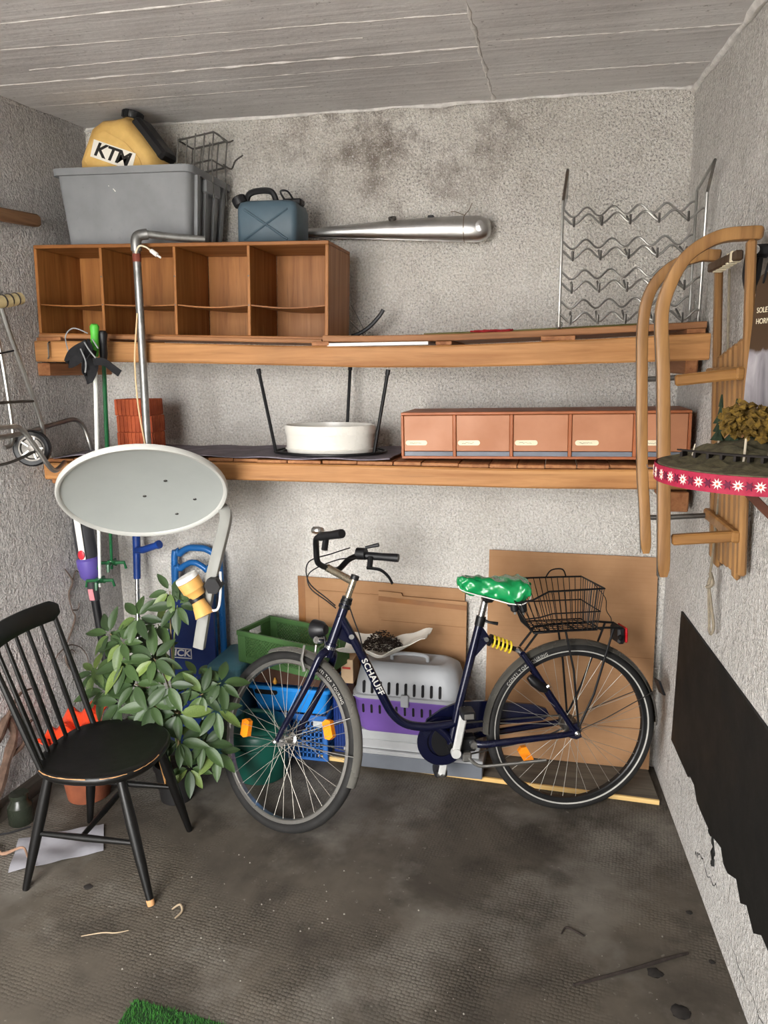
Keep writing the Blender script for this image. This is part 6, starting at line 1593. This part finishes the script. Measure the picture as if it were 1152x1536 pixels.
# fork, stem and handlebar
cr0 = SA0+SD*-.03
m = bike.l(); m.tube(S([cr0+SD*.035, cr0-SD*.02]), .0225, 16); m.build('fork_crown', M_FR, B)
for sg in (1, -1):
    P = [cr0+Vector((0,sg*.018,0)), cr0-SD*.03+Vector((.0,sg*.045,0)), cr0-SD*.14+Vector((.008,sg*.052,0)), Vector((1.075,sg*.056,.47)), Vector((1.118,sg*.057,.40)), HUB+Vector((0,sg*.058,.0))]
    m = bike.l(); c = curve(S(P), 6); m.tube(c, [.0165-.0065*i/(len(c)-1) for i in range(len(c))], 12); m.build('fork_blade', M_FR, B)
    m = bike.l(); m.lathe([(.0,0),(.009,0),(.009,.012),(.0,.016)], 12, ST@Matrix.Translation(HUB+Vector((0,sg*.062,0)))@(RX90 if sg > 0 else Matrix.Rotation(PI/2,4,'X'))); m.build('axle_nut', M_CHROME, B)
for d, r, mt in ((.155,.0235,M_BLACKM),(.172,.0225,M_BLACKM),(.186,.021,M_BLACKM),(-.012,.0225,M_CHROME)):
    m = bike.l(); m.tube([SA0+SD*(d-.006), SA0+SD*(d+.006)], r, 18); m.build('headset_ring', mt, B)
qt = SA0+SD*.268
m = bike.l(); m.tube(S([SA0+SD*.18, qt]), .0128, 14); m.build('quill', mat('champagne_alloy','b8ad98',.3,.9,.1,20), B)
BC = Vector((.988,0,1.022))
m = bike.l(); m.tube(S([qt-SD*.012, (qt-SD*.012).lerp(BC,.5), BC]), [.015,.0145,.0155], 14); stm = m.build('stem', bpy.data.materials['champagne_alloy'], B)
m = bike.l(); m.tube(S([qt-SD*.002, qt+SD*.014]), .0165, 14); m.build('stem_cap', M_BLACKP, stm)
HT = Matrix.Translation(BC)@Matrix.Rotation(math.radians(8),4,'X')@Matrix.Translation(-BC)
half = [(0,0,0),(0,.035,0),(-.004,.072,.010),(-.018,.108,.056),(-.040,.140,.080),(-.075,.158,.084)]
bar = [BC+Vector((x,-y,z)) for x, y, z in half[::-1]]+[BC+Vector((x,y,z)) for x, y, z in half[1:]]
m = bike.l(); m.tube(SH_(curve(bar, 5)), .0118, 12); hb_ = m.build('handlebar', M_BLACKM, B)
for sg in (1, -1):
    g0 = BC+Vector((-.070,sg*.156,.084)); g1 = BC+Vector((-.20,sg*.196,.082))
    m = bike.l(); dd = (g1-g0).normalized(); m.tube(SH_([g0, g0+dd*.012, g0.lerp(g1,.5), g1-dd*.008, g1]), [.0165,.0165,.0155,.0175,.0165], 14); m.build('grip', M_BLACKP, hb_)
    l0 = BC+Vector((-.050,sg*.142,.078))
    if sg < 0:
        m = bike.l(); m.tube(SH_([l0+Vector((.018,-.0,.012)), l0+Vector((-.02,-.008,.012))]), .025, 12); m.build('gear_shifter', M_BLACKP, hb_)
        m = bike.l(); m.tube(SH_([l0+Vector((-.02,.0,.036)), l0+Vector((-.075,-.012,.05))]), [.006,.009], 8); m.build('shift_lever', M_BLACKP, hb_)
    m = bike.l(); m.tube(SH_([l0+Vector((-.045,sg*.010,.0)), l0+Vector((-.045,sg*.010,-.045))]), .012, 10); br = m.build('brake_mount', M_BLACKM, hb_)
    if sg < 0:
        m = bike.l(); m.tube(SH_(curve([l0+Vector((-.03,sg*.012,-.045)), l0+Vector((-.085,sg*.025,-.05)), l0+Vector((-.125,sg*.03,-.075)), l0+Vector((-.15,sg*.03,-.105))],5)), [1]*16, 8, flat=(.013,.007,.5)); m.build('brake_lever', M_BLACKM, hb_)
bl = BC+Vector((-.050,.150,.100))
m = bike.l(); m.lathe([(.0,0),(.024,0),(.026,.004),(.026,.012),(.022,.020),(.0,.026)], 20, ST@HT@Matrix.Translation(bl)); m.build('bell', M_CHROME, hb_)
# cables
for P in ([BC+Vector((-.02,-.12,.09)), BC+Vector((.03,-.06,.06)), BC+Vector((.08,.02,.02)), BC+Vector((.06,.035,-.06)), Vector((.965,.02,.90)), Vector((.925,.02,.875))],
          [BC+Vector((-.06,-.13,.05)), BC+Vector((.0,-.06,.035)), BC+Vector((.06,.03,-.02)), BC+Vector((.05,.04,-.08)), Vector((.96,.025,.89)), Vector((.92,.022,.865))]):
    m = bike.l(); m.tube(S(curve(P, 6)), .0026, 6); m.build('brake_cable', M_BLACKP, B)
m = bike.l(); m.tube(curve([(.885,.015,.90),(.86,.02,.82),(.84,.02,.76),(.83,.019,.70)],6), .0026, 6); m.build('brake_cable', M_BLACKP, B)
# headlight on the fork crown
hl = SA0+SD*.02+Vector((.055,.012,.035))
m = bike.l(); Xh = ST@Matrix.Translation(hl)@Matrix.Rotation(PI/2,4,'Y'); m.lathe([(.0,-.03),(.018,-.028),(.032,-.008),(.037,.018),(.038,.028),(.0,.03)], 24, Xh); hlo = m.build('headlight', M_BLACKP, B)
m = bike.l(); m.lathe([(.0,.0305),(.034,.0305),(.03,.034),(.0,.037)], 24, Xh); m.build('lens', mat('clear_lens','8d9296',.1,.3,.1), hlo)
m = bike.l(); m.tube(S([hl+Vector((-.02,0,-.025)), SA0+SD*-.01+Vector((.02,0,0))]), .007, 8); m.build('lamp_bracket', M_BLACKM, hlo)
m = bike.l(); m.lathe([(.0,-.016),(.014,-.016),(.014,.016),(.0,.016)], 12, ST@Matrix.Translation(hl+Vector((-.012,.022,-.04)))@RX90); m.build('lamp_screw', M_CHROME, hlo)
# front brake arms
for sg in (1, -1):
    m = bike.l(); b0 = HUB+Vector((-.10,sg*.034,WR-.03)); m.tube(S([b0+Vector((.0,0,-.045)), b0+Vector((.012,sg*.006,.0)), b0+Vector((.005,sg*.002,.055))]), [.008,.007,.005], 8); m.build('brake_arm', M_STEEL, B)
